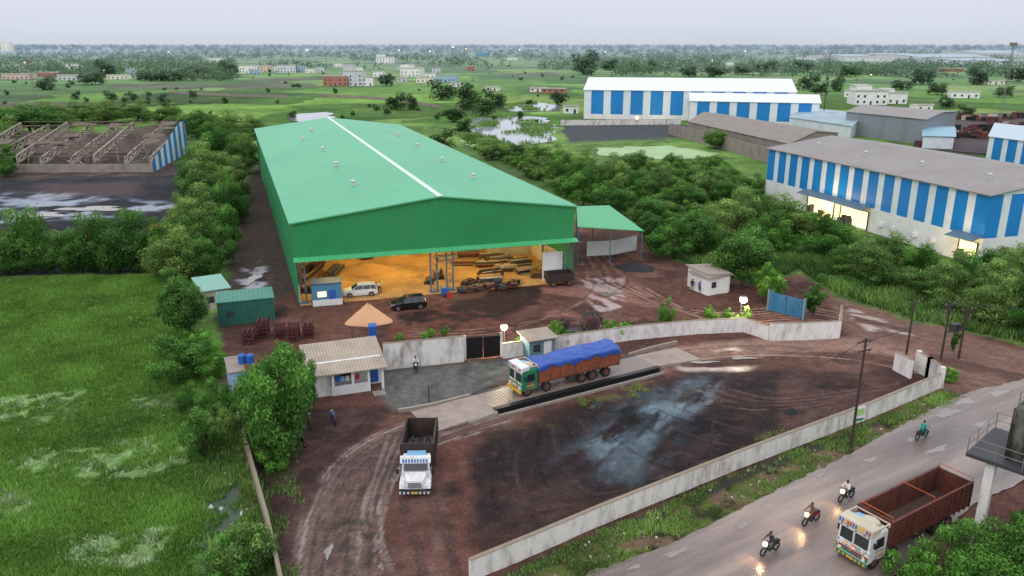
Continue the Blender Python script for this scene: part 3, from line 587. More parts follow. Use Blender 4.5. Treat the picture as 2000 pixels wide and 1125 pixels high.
for s in(0.4,7,15,21,29,35,42,49):
    m=M(); H0,H1=4.2+rr.uniform(-.5,.3),9.3+rr.uniform(-.9,.2); s2=s+rr.uniform(-1.2,1.2)
    m.beam(dw(s,0,0),dw(s,0,H0),.42);m.beam(dw(s2,ln,0),dw(s2,ln,H1),.42);m.beam(dw((s+s2)/2,ln*.5,0),dw((s+s2)/2,ln*.5,6.2),.36)
    k=10
    for i in range(k):
        f0,f1=i/k,(i+1)/k; za,zb=H0+(H1-H0)*f0,H0+(H1-H0)*f1;sa,sb=s+(s2-s)*f0,s+(s2-s)*f1
        m.beam(dw(sa,f0*ln,za),dw(sb,f1*ln,zb),.36);m.beam(dw(sa,f0*ln,za-1.9),dw(sb,f1*ln,zb-1.9),.32);m.beam(dw(sa,f0*ln,za-1.9),dw(sb,f1*ln,zb),.24);m.beam(dw(sa,f0*ln,za-1.9),dw(sa,f0*ln,za),.24)
    m.obj('roof_truss',[FRM],root)
for i in range(16):
    f=i/15;zz=4.25+5.1*f;s0=rr.choice([0,0,0,7,14]);s1=rr.choice([49,49,42,30,24,18])
    if i in (0,15,8,14): s0=0;s1=49
    m=M();m.beam(dw(s0,f*ln,zz+.2),dw(s1,f*ln+rr.uniform(-.8,.8),zz+.2+rr.uniform(-.9,0)),.22);m.obj('purlin',[FRD],root)
for i in range(12):
    s=rr.uniform(0,42);f=rr.choice([.8,.86,.74,.5,.3]);w_=rr.uniform(3,8);d_=rr.uniform(.06,.14);z0=4.6+5.1*f;z1=4.6+5.1*(f+d_)
    m=M();q=[dw(s,f*ln,z0),dw(s+w_,f*ln,z0-.4),dw(s+w_,(f+d_)*ln,z1),dw(s,(f+d_)*ln,z1-.2)];m.hexa(q+[(x,y,z+.08) for x,y,z in q]);m.obj('roof_sheet',[OLDR],root)
for i in range(22):
    s=rr.uniform(2,47);b=rr.uniform(2,ln-3);m=M();m.beam(dw(s,b,0.1),dw(s+rr.uniform(-6,6),b+rr.uniform(-5,5),rr.uniform(.5,4.5)),rr.uniform(.2,.34));m.obj('fallen_beam',[FRM if i%2 else FRD],root)
for b in(0,1):
    m=M();q=[dw(0,b*ln-.3,0),dw(50,b*ln-.3,0),dw(50,b*ln,0),dw(0,b*ln,0)]; zt=2.2 if b==0 else 6; m.hexa(q+[(x,y,zt) for x,y,_ in q])
    m.obj('masonry_wall',[CONC],root)
# ------------------------------------------------------------ houses
COLS=[(232,232,230),(212,216,222),(214,190,178),(200,204,210),(160,188,208),(230,226,214),(172,120,104),(120,160,190)]
HM=[mat('house_plaster',lin(c),rough=.85,var=.1,dirt=lin([x*.75 for x in c]),dscale=.3) for c in COLS]
WINM=mat('window_dark',lin((58,64,72)),rough=.2); RSL=mat('house_roof_slab',lin((190,186,180)),rough=.9,var=.15)
def house(u,vb,wpx,hpx,ci,st=1,rot=0,label=None,grp='distant village houses'):
    z=depth(u,vb);W_=wpx*z/F;H_=max(2.8,hpx*z/F);D_=W_*.7
    root=thing('house',label or 'flat-roofed plastered village house among green fields','house',P(u,vb),rot,grp)
    m=M(); m.box(-W_/2,W_/2,0,D_,0,H_)
    if st>1: m.box(-W_/2+.3,-.2,0.3,D_*.9,H_,H_*1.4)
    m.obj('wall',[HM[ci%8]],root)
    m=M();m.box(-W_/2-.3,W_/2+.3,-.4,D_+.3,H_+.01,H_+.25)
    if st>1: m.box(-W_/2-.2,.2,.1,D_*.92,H_*1.4+.01,H_*1.4+.2)
    m.box(-W_/2-.3,W_/2+.3,-.4,-.2,H_+.25,H_+.8); m.obj('roof',[RSL],root)
    nf=max(1,int(H_/3.2));nw=max(2,min(6,int(W_/3.5)))
    for i in range(nw):
        x=-W_/2+W_*(i+.5)/nw
        if i==nw//2: m=M();m.box(x-.5,x+.5,-.06,-.003,0,2.1);m.obj('door',[WINM],root)
        else:
            for fl in range(nf): m=M();m.box(x-.6,x+.6,-.06,-.003,1+3*fl,2.3+3*fl);m.obj('window',[WINM],root)
HL=[(482,143,30,14,0,1),(515,141,26,12,2,1),(498,146,20,9,4,1),(560,142,36,14,1,1),(585,141,20,11,4,1),(604,143,16,8,5,1),(655,168,50,18,6,1),(690,168,38,28,3,2),(718,168,22,16,0,1),(752,124,34,12,0,2),(660,132,16,8,5,1),(800,150,40,16,0,2),(830,162,34,10,5,1),(870,160,40,12,4,1),(852,142,16,8,3,1),(920,138,14,8,6,1),(700,140,16,8,0,1),(780,137,12,6,3,1),(12,100,18,16,5,1),(30,155,50,10,2,1),(90,150,40,8,6,1),(140,157,50,10,3,1),(230,155,40,8,5,1),(255,146,16,10,4,1),(140,134,20,8,0,1),(1700,205,62,26,0,2),(1745,203,50,20,0,2),(1720,182,40,8,0,1),(1805,218,34,12,0,1),(1885,192,50,12,0,1),(1660,190,20,12,0,1),(1080,182,46,7,6,1),(1050,180,30,6,5,1),(1115,222,30,14,0,1),(1425,128,14,6,0,1),(940,110,24,7,7,1),(1860,140,40,6,6,1),(1945,165,30,6,5,1),(1690,120,70,7,1,1),(960,178,26,6,5,1),(540,140,20,9,0,1),(625,140,14,8,3,1),(738,150,20,10,0,1),(815,140,18,8,5,1),(840,152,20,8,0,1),(890,170,20,7,1,1),(785,160,18,7,3,1),(1580,118,30,5,1,1),(420,120,24,6,0,1),(1000,118,20,5,0,1)]
for t_ in HL: house(*t_[:6],rot=random.uniform(-.3,.3))
HZR=mat('haze_roof',lin((160,172,184)),rough=.7)  # far haze painted in as a pale blue-grey roof colour
for u,vb,w_,h_ in((1870,122,150,10),(1770,114,80,6),(1960,112,90,8),(1680,116,60,6),(1950,128,120,8)):
    z=depth(u,vb);W_=w_*z/F;H_=h_*z/F; q=P(u-w_/2,vb)
    shed4('long_shed','very long pale industrial shed on the plain',q,q+Vector((W_,W_*.06,0)),q+Vector((W_-40,W_*.06+120,0)),q+Vector((-40,120,0)),H_,H_*1.5,[HM[3]],HZR)
# ------------------------------------------------------------ small site buildings
def gabin(name,label,a,b,dpt,h0,h1,wallm,roofm,ov=.3,cat='hut',door=True,dm=BLU,win=2,zb=0):
    r=math.atan2(b.y-a.y,b.x-a.x);W_=(b-a).length;root=thing(name,label,cat,(a.x,a.y,zb),r)
    m=M(); m.hexa([(0,0,0),(W_,0,0),(W_,dpt,0),(0,dpt,0),(0,0,h0),(W_,0,h0),(W_,dpt,h1),(0,dpt,h1)]);m.obj('wall',[wallm],root)
    s=(h1-h0)/dpt; m=M(); m.hexa([(-ov,-ov,h0-s*ov+.02),(W_+ov,-ov,h0-s*ov+.02),(W_+ov,dpt+ov,h1+s*ov+.02),(-ov,dpt+ov,h1+s*ov+.02),(-ov,-ov,h0-s*ov+.12),(W_+ov,-ov,h0-s*ov+.12),(W_+ov,dpt+ov,h1+s*ov+.12),(-ov,dpt+ov,h1+s*ov+.12)]);m.obj('roof',[roofm],root)
    if door: m=M();m.box(W_*.55,W_*.55+.9,-.05,-.003,0.02,min(2.05,h0-.2));m.obj('door',[dm],root)
    for i in range(win):
        x=W_*(.15+.62*i);m=M();m.box(x,x+.8,-.05,-.003,1,1.8);m.obj('window',[WINM],root)
    return root,W_
GCONT=mat('green_container_sheet',lin((34,96,84)),rough=.6,corr=((1,0,0),.35),lines=.35)
gabin('container_office','dark green corrugated container office',P(428,638),P(538,626),4.2,2.9,3.0,GCONT,mat('green_container_roof',lin((60,130,110)),rough=.5,corr=((1,0,0),.5)),.1,'container',dm=GCONT,win=1)
gabin('small_shed','small shed with pale green roof',P(400,608),P(450,600),5.5,2.6,2.9,CREAM,mat('pale_green_roof',lin((128,176,160)),rough=.5,corr=((1,0,0),.4)),.3,'shed')
gabin('guard_hut','small white guard hut with sheet roof',P(1382,578),P(1424,570),3.6,2.4,2.4,WHITE,ASB,.3,'guard hut',win=1)
gabin('guard_hut','small white annex room with brown door',P(1342,558),P(1380,577),3.4,2.9,2.7,WHITE,ASB,.3,'guard hut',win=0,dm=WOOD)
gabin('weighbridge_cabin','small blue-grey weighbridge cabin with sheet roof',P(1034,706),P(1084,698),2.6,2.3,2.4,mat('cabin_blue',lin((96,132,146)),rough=.6),ASB,.3,'cabin',dm=WHITE,win=1)
r,_=gabin('cabin','small blue site cabin with lit window inside the warehouse',wfW(1.6,-.9,0),wfW(5.4,-.9,0),2.6,2.9,2.9,mat('cabin_wall_blue',lin((74,128,160)),rough=.6),mat('cabin_roof',lin((60,90,110)),rough=.6),.12,'cabin',win=0)
m=M();m.box(.7,1.8,-.06,-.003,1.2,1.9);m.obj('lit_window',[WARMWIN],r); m=M();m.box(.02,3.78,-.12,-.004,0,.8);m.obj('plinth',[WHITE],r)
a=P(628,778);b=P(752,760);r_=math.atan2(b.y-a.y,b.x-a.x);W_=(b-a).length+.9;a=a-(b-a).normalized()*.9
root=thing('gate_office','single-storey white office with corrugated roof and verandah','office building',a,r_)
m=M();m.box(0,W_,1.7,5.2,0,2.9);m.obj('wall',[PLAST],root)
m=M();m.box(0,1.9,.3,1.69,0,2.35);m.obj('wall',[PLAST],root)
m=M();m.hexa([(-.4,-.3,2.35),(W_+.3,-.3,2.35),(W_+.3,5.6,3.5),(-.4,5.6,3.5),(-.4,-.3,2.45),(W_+.3,-.3,2.45),(W_+.3,5.6,3.6),(-.4,5.6,3.6)]);m.obj('roof',[mat('office_roof',lin((172,158,142)),rough=.9,corr=((1,0,0),.3),lines=.3,dirt=lin((120,110,98)),dscale=.5)],root)
m=M();m.box(1.92,W_-1.4,.1,.25,0,.95);m.obj('verandah_parapet',[WHITE],root)
for x in(2.1,4.0,W_-1.5,W_-.15): m=M();m.box(x-.12,x+.12,.08,.3,0.001,2.4);m.obj('verandah_column',[WHITE],root)
m=M();m.box(W_-1.1,W_-.3,1.62,1.697,.2,2.1);m.obj('door',[BLU],root)
m=M();m.box(3.0,4.2,1.64,1.697,1,1.9);m.obj('window',[WINM],root)
for i in range(5):
    m=M();x=2.4+i*.48;m.box(x,x+.38,.55,.6,1.2,1.2+.5+random.random()*.3);m.obj('hanging_laundry',[[BLU,LBLUE,WHITE,CREAM,RED][i]],root)
m=M();m.box(W_-1.3,W_-.1,-1.3,-.2,.0,.06);m.obj('door_slab',[CONC],root)
r,_=gabin('toilet_block','blue and white washed wash-room block',P(452,775),P(482,770),3.6,2.4,2.6,mat('blue_wash',lin((150,180,205)),rough=.8,dirt=lin((80,120,170)),dscale=.6),CONC,.1,'wash room',dm=BLU,win=0)
for dx in(.5,1.3):
    m=M();m.cyl((0,0,0),(0,0,.8),.38,.38,14);m.cyl((0,0,.8),(0,0,.95),.38,.15,14);q=P(458,770);o=m.obj('water_tank',[BLU],None,loc=(q.x+dx,q.y+1.6,2.63));tag(o,'blue plastic water tank on wash-room roof','water tank','roof water tanks')
q=P(729,668);root=thing('portable_toilet','narrow blue portable cabinet standing by the wall','portable toilet',q,.25)
m=M();m.box(-.45,.45,-.45,.45,0.1,2);m.taper(-.5,.5,-.5,.5,2.0,2.2,(.15,.15),.15);m.obj('cabinet',[BLU],root);m=M();m.box(-.32,.32,-.5,-.453,.15,1.9);m.obj('door',[TARP],root)
# ------------------------------------------------------------ piles
def pile(name,label,loc,R,hgt,mt,cat,seed=1,asp=.8,grp=None):
    n=40;k=14;pts=[];fs=[]
    for j in range(k+1):
        rr=R*j/k
        for i in range(n):
            t=2*math.pi*i/n;w_=1+.12*math.sin(2*t+seed)+.07*math.sin(5*t+seed*2)
            hz=hgt*max(0,(1-j/k))**.95*(1+.05*math.sin(3*t))+random.uniform(-.05,.05)*(0 if j==k else 1)
            pts.append((rr*w_*math.cos(t),rr*w_*asp*math.sin(t),hz if j<k else -.1))
    for j in range(k):
        for i in range(n): fs.append((j*n+i,(j+1)*n+i,(j+1)*n+(i+1)%n,j*n+(i+1)%n))
    m=M();m.add(pts,fs);o=m.obj(name,[mt],None,loc=loc,smooth=True);return tag(o,label,cat,grp)
def pilep(name,label,u,v,wpx,*a_): return pile(name,label,P(u,v),wpx/2*depth(u,v)/F,*a_)
pilep('sand_pile','conical heap of orange sand on muddy yard',720,628,84,2.3,SAND,'sand pile')
pilep('coal_pile','low heap of black coal beside the shed',1240,524,78,1.0,COAL,'coal pile',3)
pilep('slag_pile','black slag heap in the compound',1360,262,70,1.5,COAL,'slag pile',5)
pilep('slag_pile','dark slag heap on open ground',1545,806,30,.4,COAL,'slag pile',6)
DSAND=mat('warehouse_sand',lin((190,140,84)),rough=.95,var=.25,scale=3,bump=.5)
for i,(a_,b_,R_,h_) in enumerate(((6,7,3,.8),(11,14,4,1.2),(16,19,3.5,1.5),(7,20,4,1.4),(20,9,2.2,.5),(20,16,3,1.0),(13,5,1.6,.4))): pile('sand_pile','low sand heap on the warehouse floor',wfW(a_,b_,.1),R_,h_,DSAND,'sand pile',i,.8,'sand heaps inside the warehouse')
# ------------------------------------------------------------ weighbridge
a=P(945,792);b=P(1262,712);r_=math.atan2(b.y-a.y,b.x-a.x);LW=(b-a).length
root=thing('weighbridge','steel weighbridge deck with black side girders','weighbridge',a,r_)
m=M();m.box(0,LW,-1.7,1.7,.0,.42);m.obj('deck',[mat('weigh_deck',lin((126,114,108)),rough=.4,corr=((1,0,0),.35),lines=.2,dirt=lin((150,126,112)),damt=.8)],root)
for s in(-1,1):
    m=M();m.box(0,LW,s*1.95-.2,s*1.95+.2,.0,.55 if s<0 else .42)
    if s<0: m.box(0,LW,-2.3,-2.151,.0,.08);m.box(0,LW,-2.3,-2.151,.47,.549)
    m.obj('side_girder',[BLACK],root)
m=M();m.box(0,LW,-3.0,-2.75,0,.25);m.obj('kerb',[CONC],root)
m=M();m.box(0,LW,-2.74,-2.31,0.0,.06);m.obj('pit_floor',[BLACK],root)
RAMPM=mat('muddy_ramp',lin((152,136,126)),rough=.6,var=.25,scale=1.2,bump=.4,dirt=lin((112,96,88)),dscale=.4,damt=.7)
m=M();m.hexa([(-6.5,-2.6,.02),(-.01,-2.4,.02),(-.01,1.7,.02),(-6.5,2.2,.02),(-6.5,-2.6,.06),(-.01,-2.4,.42),(-.01,1.7,.42),(-6.5,2.2,.06)]);m.obj('ramp',[RAMPM],root)
m=M();m.hexa([(LW+.01,-1.7,.02),(LW+6,-1.9,.02),(LW+6,2,.02),(LW+.01,1.7,.02),(LW+.01,-1.7,.42),(LW+6,-1.9,.06),(LW+6,2,.06),(LW+.01,1.7,.42)]);m.obj('ramp',[RAMPM],root)
m=M();m.hexa([(-3,-2.75,0),(-.01,-2.75,0),(-.01,-2.41,0),(-3,-2.52,0),(-3,-2.75,.2),(-.01,-2.75,.5),(-.01,-2.41,.5),(-3,-2.52,.2)]);m.obj('ramp_kerb',[CONC],root)
wallrun('kerb_wall','low concrete kerb edging the ramp',[(778,806),(850,793),(918,776)],.3,.3,CONC,CONC,'kerb')
wallrun('kerb_wall','low concrete kerb edging the ramp',[(1228,697),(1270,684),(1322,672)],.35,.3,CONC,COPE,'kerb')
# ------------------------------------------------------------ vehicles
def wheel(root,x,y,r=.52,w_=.3,rim=RIM,z=None):
    m=M();z=r if z is None else z
    m.cyl((0,-w_/2,0),(0,w_/2,0),r,r,20,0);m.cyl((0,-w_/2-.015,0),(0,w_/2+.015,0),r*.58,r*.58,14,1);m.cyl((0,-w_/2-.05,0),(0,w_/2+.05,0),r*.2,r*.2,8,1)
    m.obj('wheel',[TYRE,rim],root,loc=(x,y,z))
def tarpmesh(x0,x1,hw,z,seed,root,dome=.35,drop=.42):
    nx,ny=70,30;m=M();pts=[];fs=[]
    P1=np.linspace(0,1,nx+1);XX,YY=np.meshgrid(P1*(x1-x0),np.linspace(0,5,ny+1));nn=fbm(XX,YY,1.6,seed)-.5;n5=fbm(XX,YY,.5,seed+9)-.5
    for j in range(ny+1):
        f=j/ny*2-1
        for i in range(nx+1):
            g=i/nx;yy=hw*1.04*min(1,abs(f)*1.22)*(1 if f>0 else -1)
            if abs(f)>.82: zz=z-(abs(f)-.82)/.18*drop*(1+.3*math.sin(i*.5)+.25*math.sin(i*.19))
            else: zz=z+dome*(1-(f/.82)**2)*(.75+.25*math.sin(g*9+seed))
            yy+=n5[j,i]*.12; zz+=nn[j,i]*.4*(1 if abs(f)<.82 else .3)+n5[j,i]*.2+.05*math.sin(g*math.pi*8)*(1-abs(f))
            if i in(0,nx): zz-=.45
            pts.append((x0+g*(x1-x0),yy,zz))
    for j in range(ny):
        for i in range(nx): q=j*(nx+1)+i;fs.append((q,q+1,q+nx+2,q+nx+1))
    m.add(pts,fs);m.obj('tarpaulin',[TARP],root,smooth=True)
def truck(name,label,loc,rot,L_,bonnet,cabm,bodym,inm,bz,axles,tarp=False,bands=None,z=0,bars=False,load=False):
    root=thing(name,label,'truck',(loc[0],loc[1],z),rot); f=L_/2; W2=1.2
    m=M();m.box(-f+.2,f-.4,-.5,-.32,.72,.98);m.box(-f+.2,f-.4,.32,.5,.72,.98)
    for x in np.linspace(-f+.5,f-1,6): m.box(x-.06,x+.06,-.319,.319,.76,.94)
    m.cyl((0,-.9,.65),(.9,-.9,.65),.25,.25,10);m.box(-.6,.3,.55,1.0,.5,.9);m.obj('chassis',[DGREY],root)
    cl=1.85; c0=f-cl
    if bonnet:
        c0=f-2.6; m=M(); m.taper(c0,f-1.05,-1.12,1.12,.75,2.35,(.05,.42),.1); m.obj('cab',[cabm],root)
        m=M(); m.hexa([(f-1.04,-.95,.7),(f-.1,-.8,.7),(f-.1,.8,.7),(f-1.04,.95,.7),(f-1.04,-.85,1.62),(f-.15,-.62,1.38),(f-.15,.62,1.38),(f-1.04,.85,1.62)])
        m.obj('bonnet',[cabm],root)
        for s in(-1,1): m=M();m.hexa([(f-1.4,s*.98-.2,.72),(f-.12,s*.98-.2,.72),(f-.12,s*.98+.2,.72),(f-1.4,s*.98+.2,.72),(f-1.4,s*.98-.18,1.15),(f-.3,s*.98-.18,1.1),(f-.3,s*.98+.18,1.1),(f-1.4,s*.98+.18,1.15)]);m.obj('mudguard',[cabm],root)
        m=M(); m.quad((f-1.13,-.9,1.68),(f-1.13,.9,1.68),(f-1.4,.86,2.25),(f-1.4,-.86,2.25)); m.v=[(x+.012,y,z_) for x,y,z_ in m.v]; m.obj('windscreen',[GLASS],root)
        m=M(); m.box(f-.11,f-.06,-.55,.55,.78,1.3,0)
        for i in range(6): m.box(f-.065,f-.03,-.5,.5,.82+i*.08,.85+i*.08,1)
        m.obj('grille',[CWHITE,DGREY],root)
        m=M();m.hexa([(f-1.5,-1.15,2.36),(f-1.1,-1.15,2.30),(f-1.1,1.15,2.30),(f-1.5,1.15,2.36),(f-1.5,-1.15,2.75),(f-1.3,-1.15,2.75),(f-1.3,1.15,2.75),(f-1.5,1.15,2.75)]);m.obj('visor_board',[CWHITE],root)
        m=M()
        for i in range(9): y=-.98+i*.22;m.quad((f-1.115,y,2.36),(f-1.115,y+.13,2.36),(f-1.235,y+.13,2.6),(f-1.235,y,2.6))
        m.v=[(x+.03,y,z_) for x,y,z_ in m.v];m.obj('painted_band',[BLU],root)
        m=M();m.box(f-2.5,f-1.6,-.7,.7,2.36,2.62);m.obj('roof_rack',[LBLUE],root)
        hy,hz,hx=.78,.95,f-.06; fx=f-1.0; c0=f-2.6
    else:
        m=M(); m.hexa([(c0,-1.18,.62),(f,-1.18,.62),(f,1.18,.62),(c0,1.18,.62),(c0,-1.15,2.55),(f-.14,-1.12,2.55),(f-.14,1.12,2.55),(c0,1.15,2.55)]); m.taper(c0,f-.14,-1.12,1.12,2.551,2.72,(.1,.2),.12); m.obj('cab',[cabm],root)
        m=M(); sx=lambda zz:f-.14*(zz-.62)/1.93+.012
        m.quad((sx(1.5),-1.02,1.5),(sx(1.5),1.02,1.5),(sx(2.3),1.0,2.3),(sx(2.3),-1.0,2.3)); m.obj('windscreen',[GLASS],root)
        m=M(); x=f-.02; m.box(x-.06,x+.05,-.04,.04,1.48,2.32); m.obj('windscreen_pillar',[bands[0]],root)
        for (z0,z1,mt) in ((1.28,1.45,bands[0]),(1.08,1.27,bands[1]),(.92,1.07,bands[2]),(.7,.91,bands[3]),(2.34,2.52,bands[4])):
            m=M(); m.hexa([(sx(z0)-.05,-1.16,z0),(sx(z0)+.02,-1.16,z0),(sx(z0)+.02,1.16,z0),(sx(z0)-.05,1.16,z0),(sx(z0)-.05,-1.16,z1),(sx(z1)+.02,-1.16,z1),(sx(z1)+.02,1.16,z1),(sx(z0)-.05,1.16,z1)]); m.obj('painted_band',[mt],root)
        rr=random.Random(5);m=M()
        for zz,hh_ in((1.31,.1),(1.12,.11),(.95,.08),(.76,.1),(2.38,.1)):
            for i in range(14):
                if rr.random()<.25: continue
                y=-1.08+i*.155; m.box(f-.03-.14*(zz-.62)/1.93,f+.052-.14*(zz-.62)/1.93,y,y+.1,zz,zz+hh_,rr.randrange(5))
        m.obj('painted_ornament',[RED,YEL,BLU,GRN,CWHITE],root)
        m=M(); m.hexa([(f-.9,-1.25,2.73),(f+.05,-1.25,2.6),(f+.05,1.25,2.6),(f-.9,1.25,2.73),(f-.9,-1.25,3.05),(f-.05,-1.22,3.0),(f-.05,1.22,3.0),(f-.9,1.25,3.05)],0)
        for i in range(12): y=-1.15+i*.195; m.hexa([(f+.045,y,2.66),(f+.06,y,2.66),(f+.06,y+.12,2.66),(f+.045,y+.12,2.66),(f-.02,y,2.9),(f,y,2.9),(f,y+.12,2.9),(f-.02,y+.12,2.9)],1+rr.randrange(4))
        m.obj('visor_board',[bands[5],RED,YEL,GRN,BLU],root)
        m=M()
        for y in(-1.2,1.2): m.box(c0,f-.95,y-.04,y+.04,2.95,3.02); m.box(c0,c0+.06,y-.04,y+.04,2.72,2.95)
        m.box(c0,c0+.06,-1.16,1.16,2.95,3.02); m.obj('roof_rack',[CREAM],root)
        m=M();m.ball((f-1.35,0.2,2.86),.45,0,10,6,(1,1.5,.45));m.ball((f-1.25,-.5,2.83),.35,1,10,6,(1,1.3,.45));m.obj('tarpaulin_bundle',[CREAM,LBLUE],root,smooth=True)
        hy,hz,hx=.88,.82,f+.03; fx=f-.75
    for s in(-1,1):
        m=M(); y=s*1.185 if not bonnet else s*1.105
        x0,x1=(c0+.35,c0+1.2); m.quad((x0,y,1.5),(x1,y,1.5),(x1-.05,y*.975,2.2),(x0,y*.975,2.2)); m.v=[(a_,b_+s*.02,c_) for a_,b_,c_ in m.v]; m.obj('side_window',[GLASS],root)
        m=M(); m.box(x0-.05,x1+.1,min(y,y+s*.012),max(y,y+s*.012),.75,1.42)
        if bands:
            for k in range(3): m.box(x0,x1,min(y+s*.0121,y+s*.018),max(y+s*.0121,y+s*.018),.85+k*.2,.93+k*.2,1+k)
        m.obj('door',[bands[1],ORG,YEL,RED] if bands else [cabm],root)
        m=M(); m.cyl((hx-.03,s*hy,hz),(hx+.05,s*hy,hz),.12,.12,12); m.obj('headlight',[HEADL],root)
        m=M(); m.box(fx+.35,fx+.42,s*1.32-.1,s*1.32+.1,1.7,2.1); m.beam((fx+.3,s*1.1,2.0),(fx+.38,s*1.32,1.95),.03); m.obj('wing_mirror',[BLACK],root)
    m=M(); m.box(f-.05,f+.14,-1.2,1.2,.42,.62,0)
    for i in range(8): m.box(f+.141,f+.15,-1.15+i*.3,-1.02+i*.3,.43,.61,1)
    m.obj('bumper',[bands[3] if bands else DGREY,YEL if bands else CWHITE],root)
    m=M(); m.box(f+.151,f+.17,-.25,.25,.46,.6); m.obj('number_plate',[YEL],root)
    b1=c0-.15;b0=-f; m=M(); m.box(b0,b1,-W2,W2,1.05,1.18,1)
    for s in(-1,1): m.box(b0,b1,s*W2-.04,s*W2+.04,1.181,bz,0)
    m.box(b0,b0+.08,-W2+.041,W2-.041,1.181,bz,0);m.box(b1-.08,b1,-W2+.041,W2-.041,1.181,bz+.15,0)
    k=int((b1-b0)/.6)
    for i in range(k+1):
        x=b0+.05+(b1-b0-.15)*i/k
        for s in(-1,1): m.box(x-.04,x+.05,min(s*(W2+.041),s*(W2+.12)),max(s*(W2+.041),s*(W2+.12)),1.05,bz-.06,0)
    for s in(-1,1):
        m.box(b0-.01,b1+.01,s*(W2+.03)-.08,s*(W2+.03)+.08,bz,bz+.07,0)
        for zz in(1.45,1.95,2.4): m.box(b0,b1,min(s*(W2+.121),s*(W2+.15)),max(s*(W2+.121),s*(W2+.15)),zz,zz+.06,0)
    m.obj('cargo_body',[bodym,inm],root)
    if bars:
        m=M()
        for x in(b0+.04,b0+(b1-b0)*.5,b1-.1):
            m.beam((x,-W2,bz+.07),(x,-W2,bz+.35),.04);m.beam((x,W2,bz+.07),(x,W2,bz+.35),.04);m.beam((x,-W2,bz+.35),(x,W2,bz+.35),.04)
        m.obj('cross_bar',[ORG],root)
    if load:
        m=M();rr=random.Random(3)
        for i in range(34):
            x=rr.uniform(b0+.5,b1-1.2);y=rr.uniform(-.85,.85);zz=rr.uniform(1.25,1.7);an=rr.uniform(-.3,.3);l_=rr.uniform(.6,1.6); m.beam((x,y,zz),(min(b1-.2,x+l_*math.cos(an)),max(-.95,min(.95,y+l_*math.sin(an))),zz+rr.uniform(-.15,.15)),rr.uniform(.06,.16))
        m.obj('scrap_load',[SCR],root)
    if tarp: tarpmesh(b0-.1,b1+.1,W2+.12,bz+.1,3,root)
    wheel(root,fx,1.02);wheel(root,fx,-1.02)
    for x,dual in axles:
        for s in(-1,1): wheel(root,x,s*(.95 if dual else 1.02),w_=.52 if dual else .3)
    for s in(-1,1): m=M();m.box(-f-.06,-f-.002,s*.9-.12,s*.9+.12,.8,.95);m.obj('tail_light',[TAIL],root)
    return root
c1=P(1103,752); cl_=a+(b-a)*(((c1-a).dot(b-a))/(b-a).length_squared)
truck('cargo_truck','decorated twelve-wheel truck with blue tarpaulin on weighbridge',(cl_.x,cl_.y),r_+math.pi,11.6,False,GRN,TOR,BRIN,2.75,[(2.9,False),(-1.2,True),(-2.5,True),(-4.2,True)],tarp=True,bands=[CWHITE,GRN,CWHITE,YEL,CWHITE,CWHITE],z=.42)
truck('tipper_truck','white bonneted truck with dark open load bed',(-7.35,55.4),math.radians(-88.5),7.4,True,CWHITE,mat('dark_bed_steel',lin((50,42,40)),rough=.7,var=.3,dirt=lin((96,60,48)),dscale=1),BRIN,2.95,[(-1.9,True)],load=True)
fr=P(1668,1098);rt=P(1868,928,3.0);rt.z=0;dd=(fr-rt).normalized();cc_=rt+dd*5.8
truck('cargo_truck','decorated brown truck with empty open load bed on road',(cc_.x,cc_.y),math.atan2(dd.y,dd.x),11.4,False,CWHITE,BROWN,BRIN,3.0,[(3.0,False),(-2.0,True),(-3.3,True)],bands=[CWHITE,CWHITE,RED,GRN,CWHITE,CREAM],bars=True,z=.09)
q=wfW(Wd-2.4,-.9);root=thing('parked_trailer','dark parked trailer beside warehouse corner column','trailer',q,AW)
m=M();m.box(-1.9,1.9,-1.1,1.1,.8,1.0);m.box(-1.9,1.9,-1.1,-1.02,1.001,1.9);m.box(-1.9,1.9,1.02,1.1,1.001,1.9);m.box(-1.9,-1.82,-1.019,1.019,1.001,1.9);m.box(1.82,1.9,-1.019,1.019,1.001,1.9);m.obj('load_bed',[mat('trailer_brown_black',lin((48,38,38)),rough=.8,var=.3)],root)
for x in(-1.2,1.2):
    for y in(-.9,.9): wheel(root,x,y,.45,.3)
q=wfW(Wd-2.6,1.2);m=M();m.box(-1.5,1.5,-.06,.06,.0,4.3);o=m.obj('white_panel',[WHITE],None,loc=q,rot=AW);tag(o,'white sheet panel standing behind the trailer','panel')
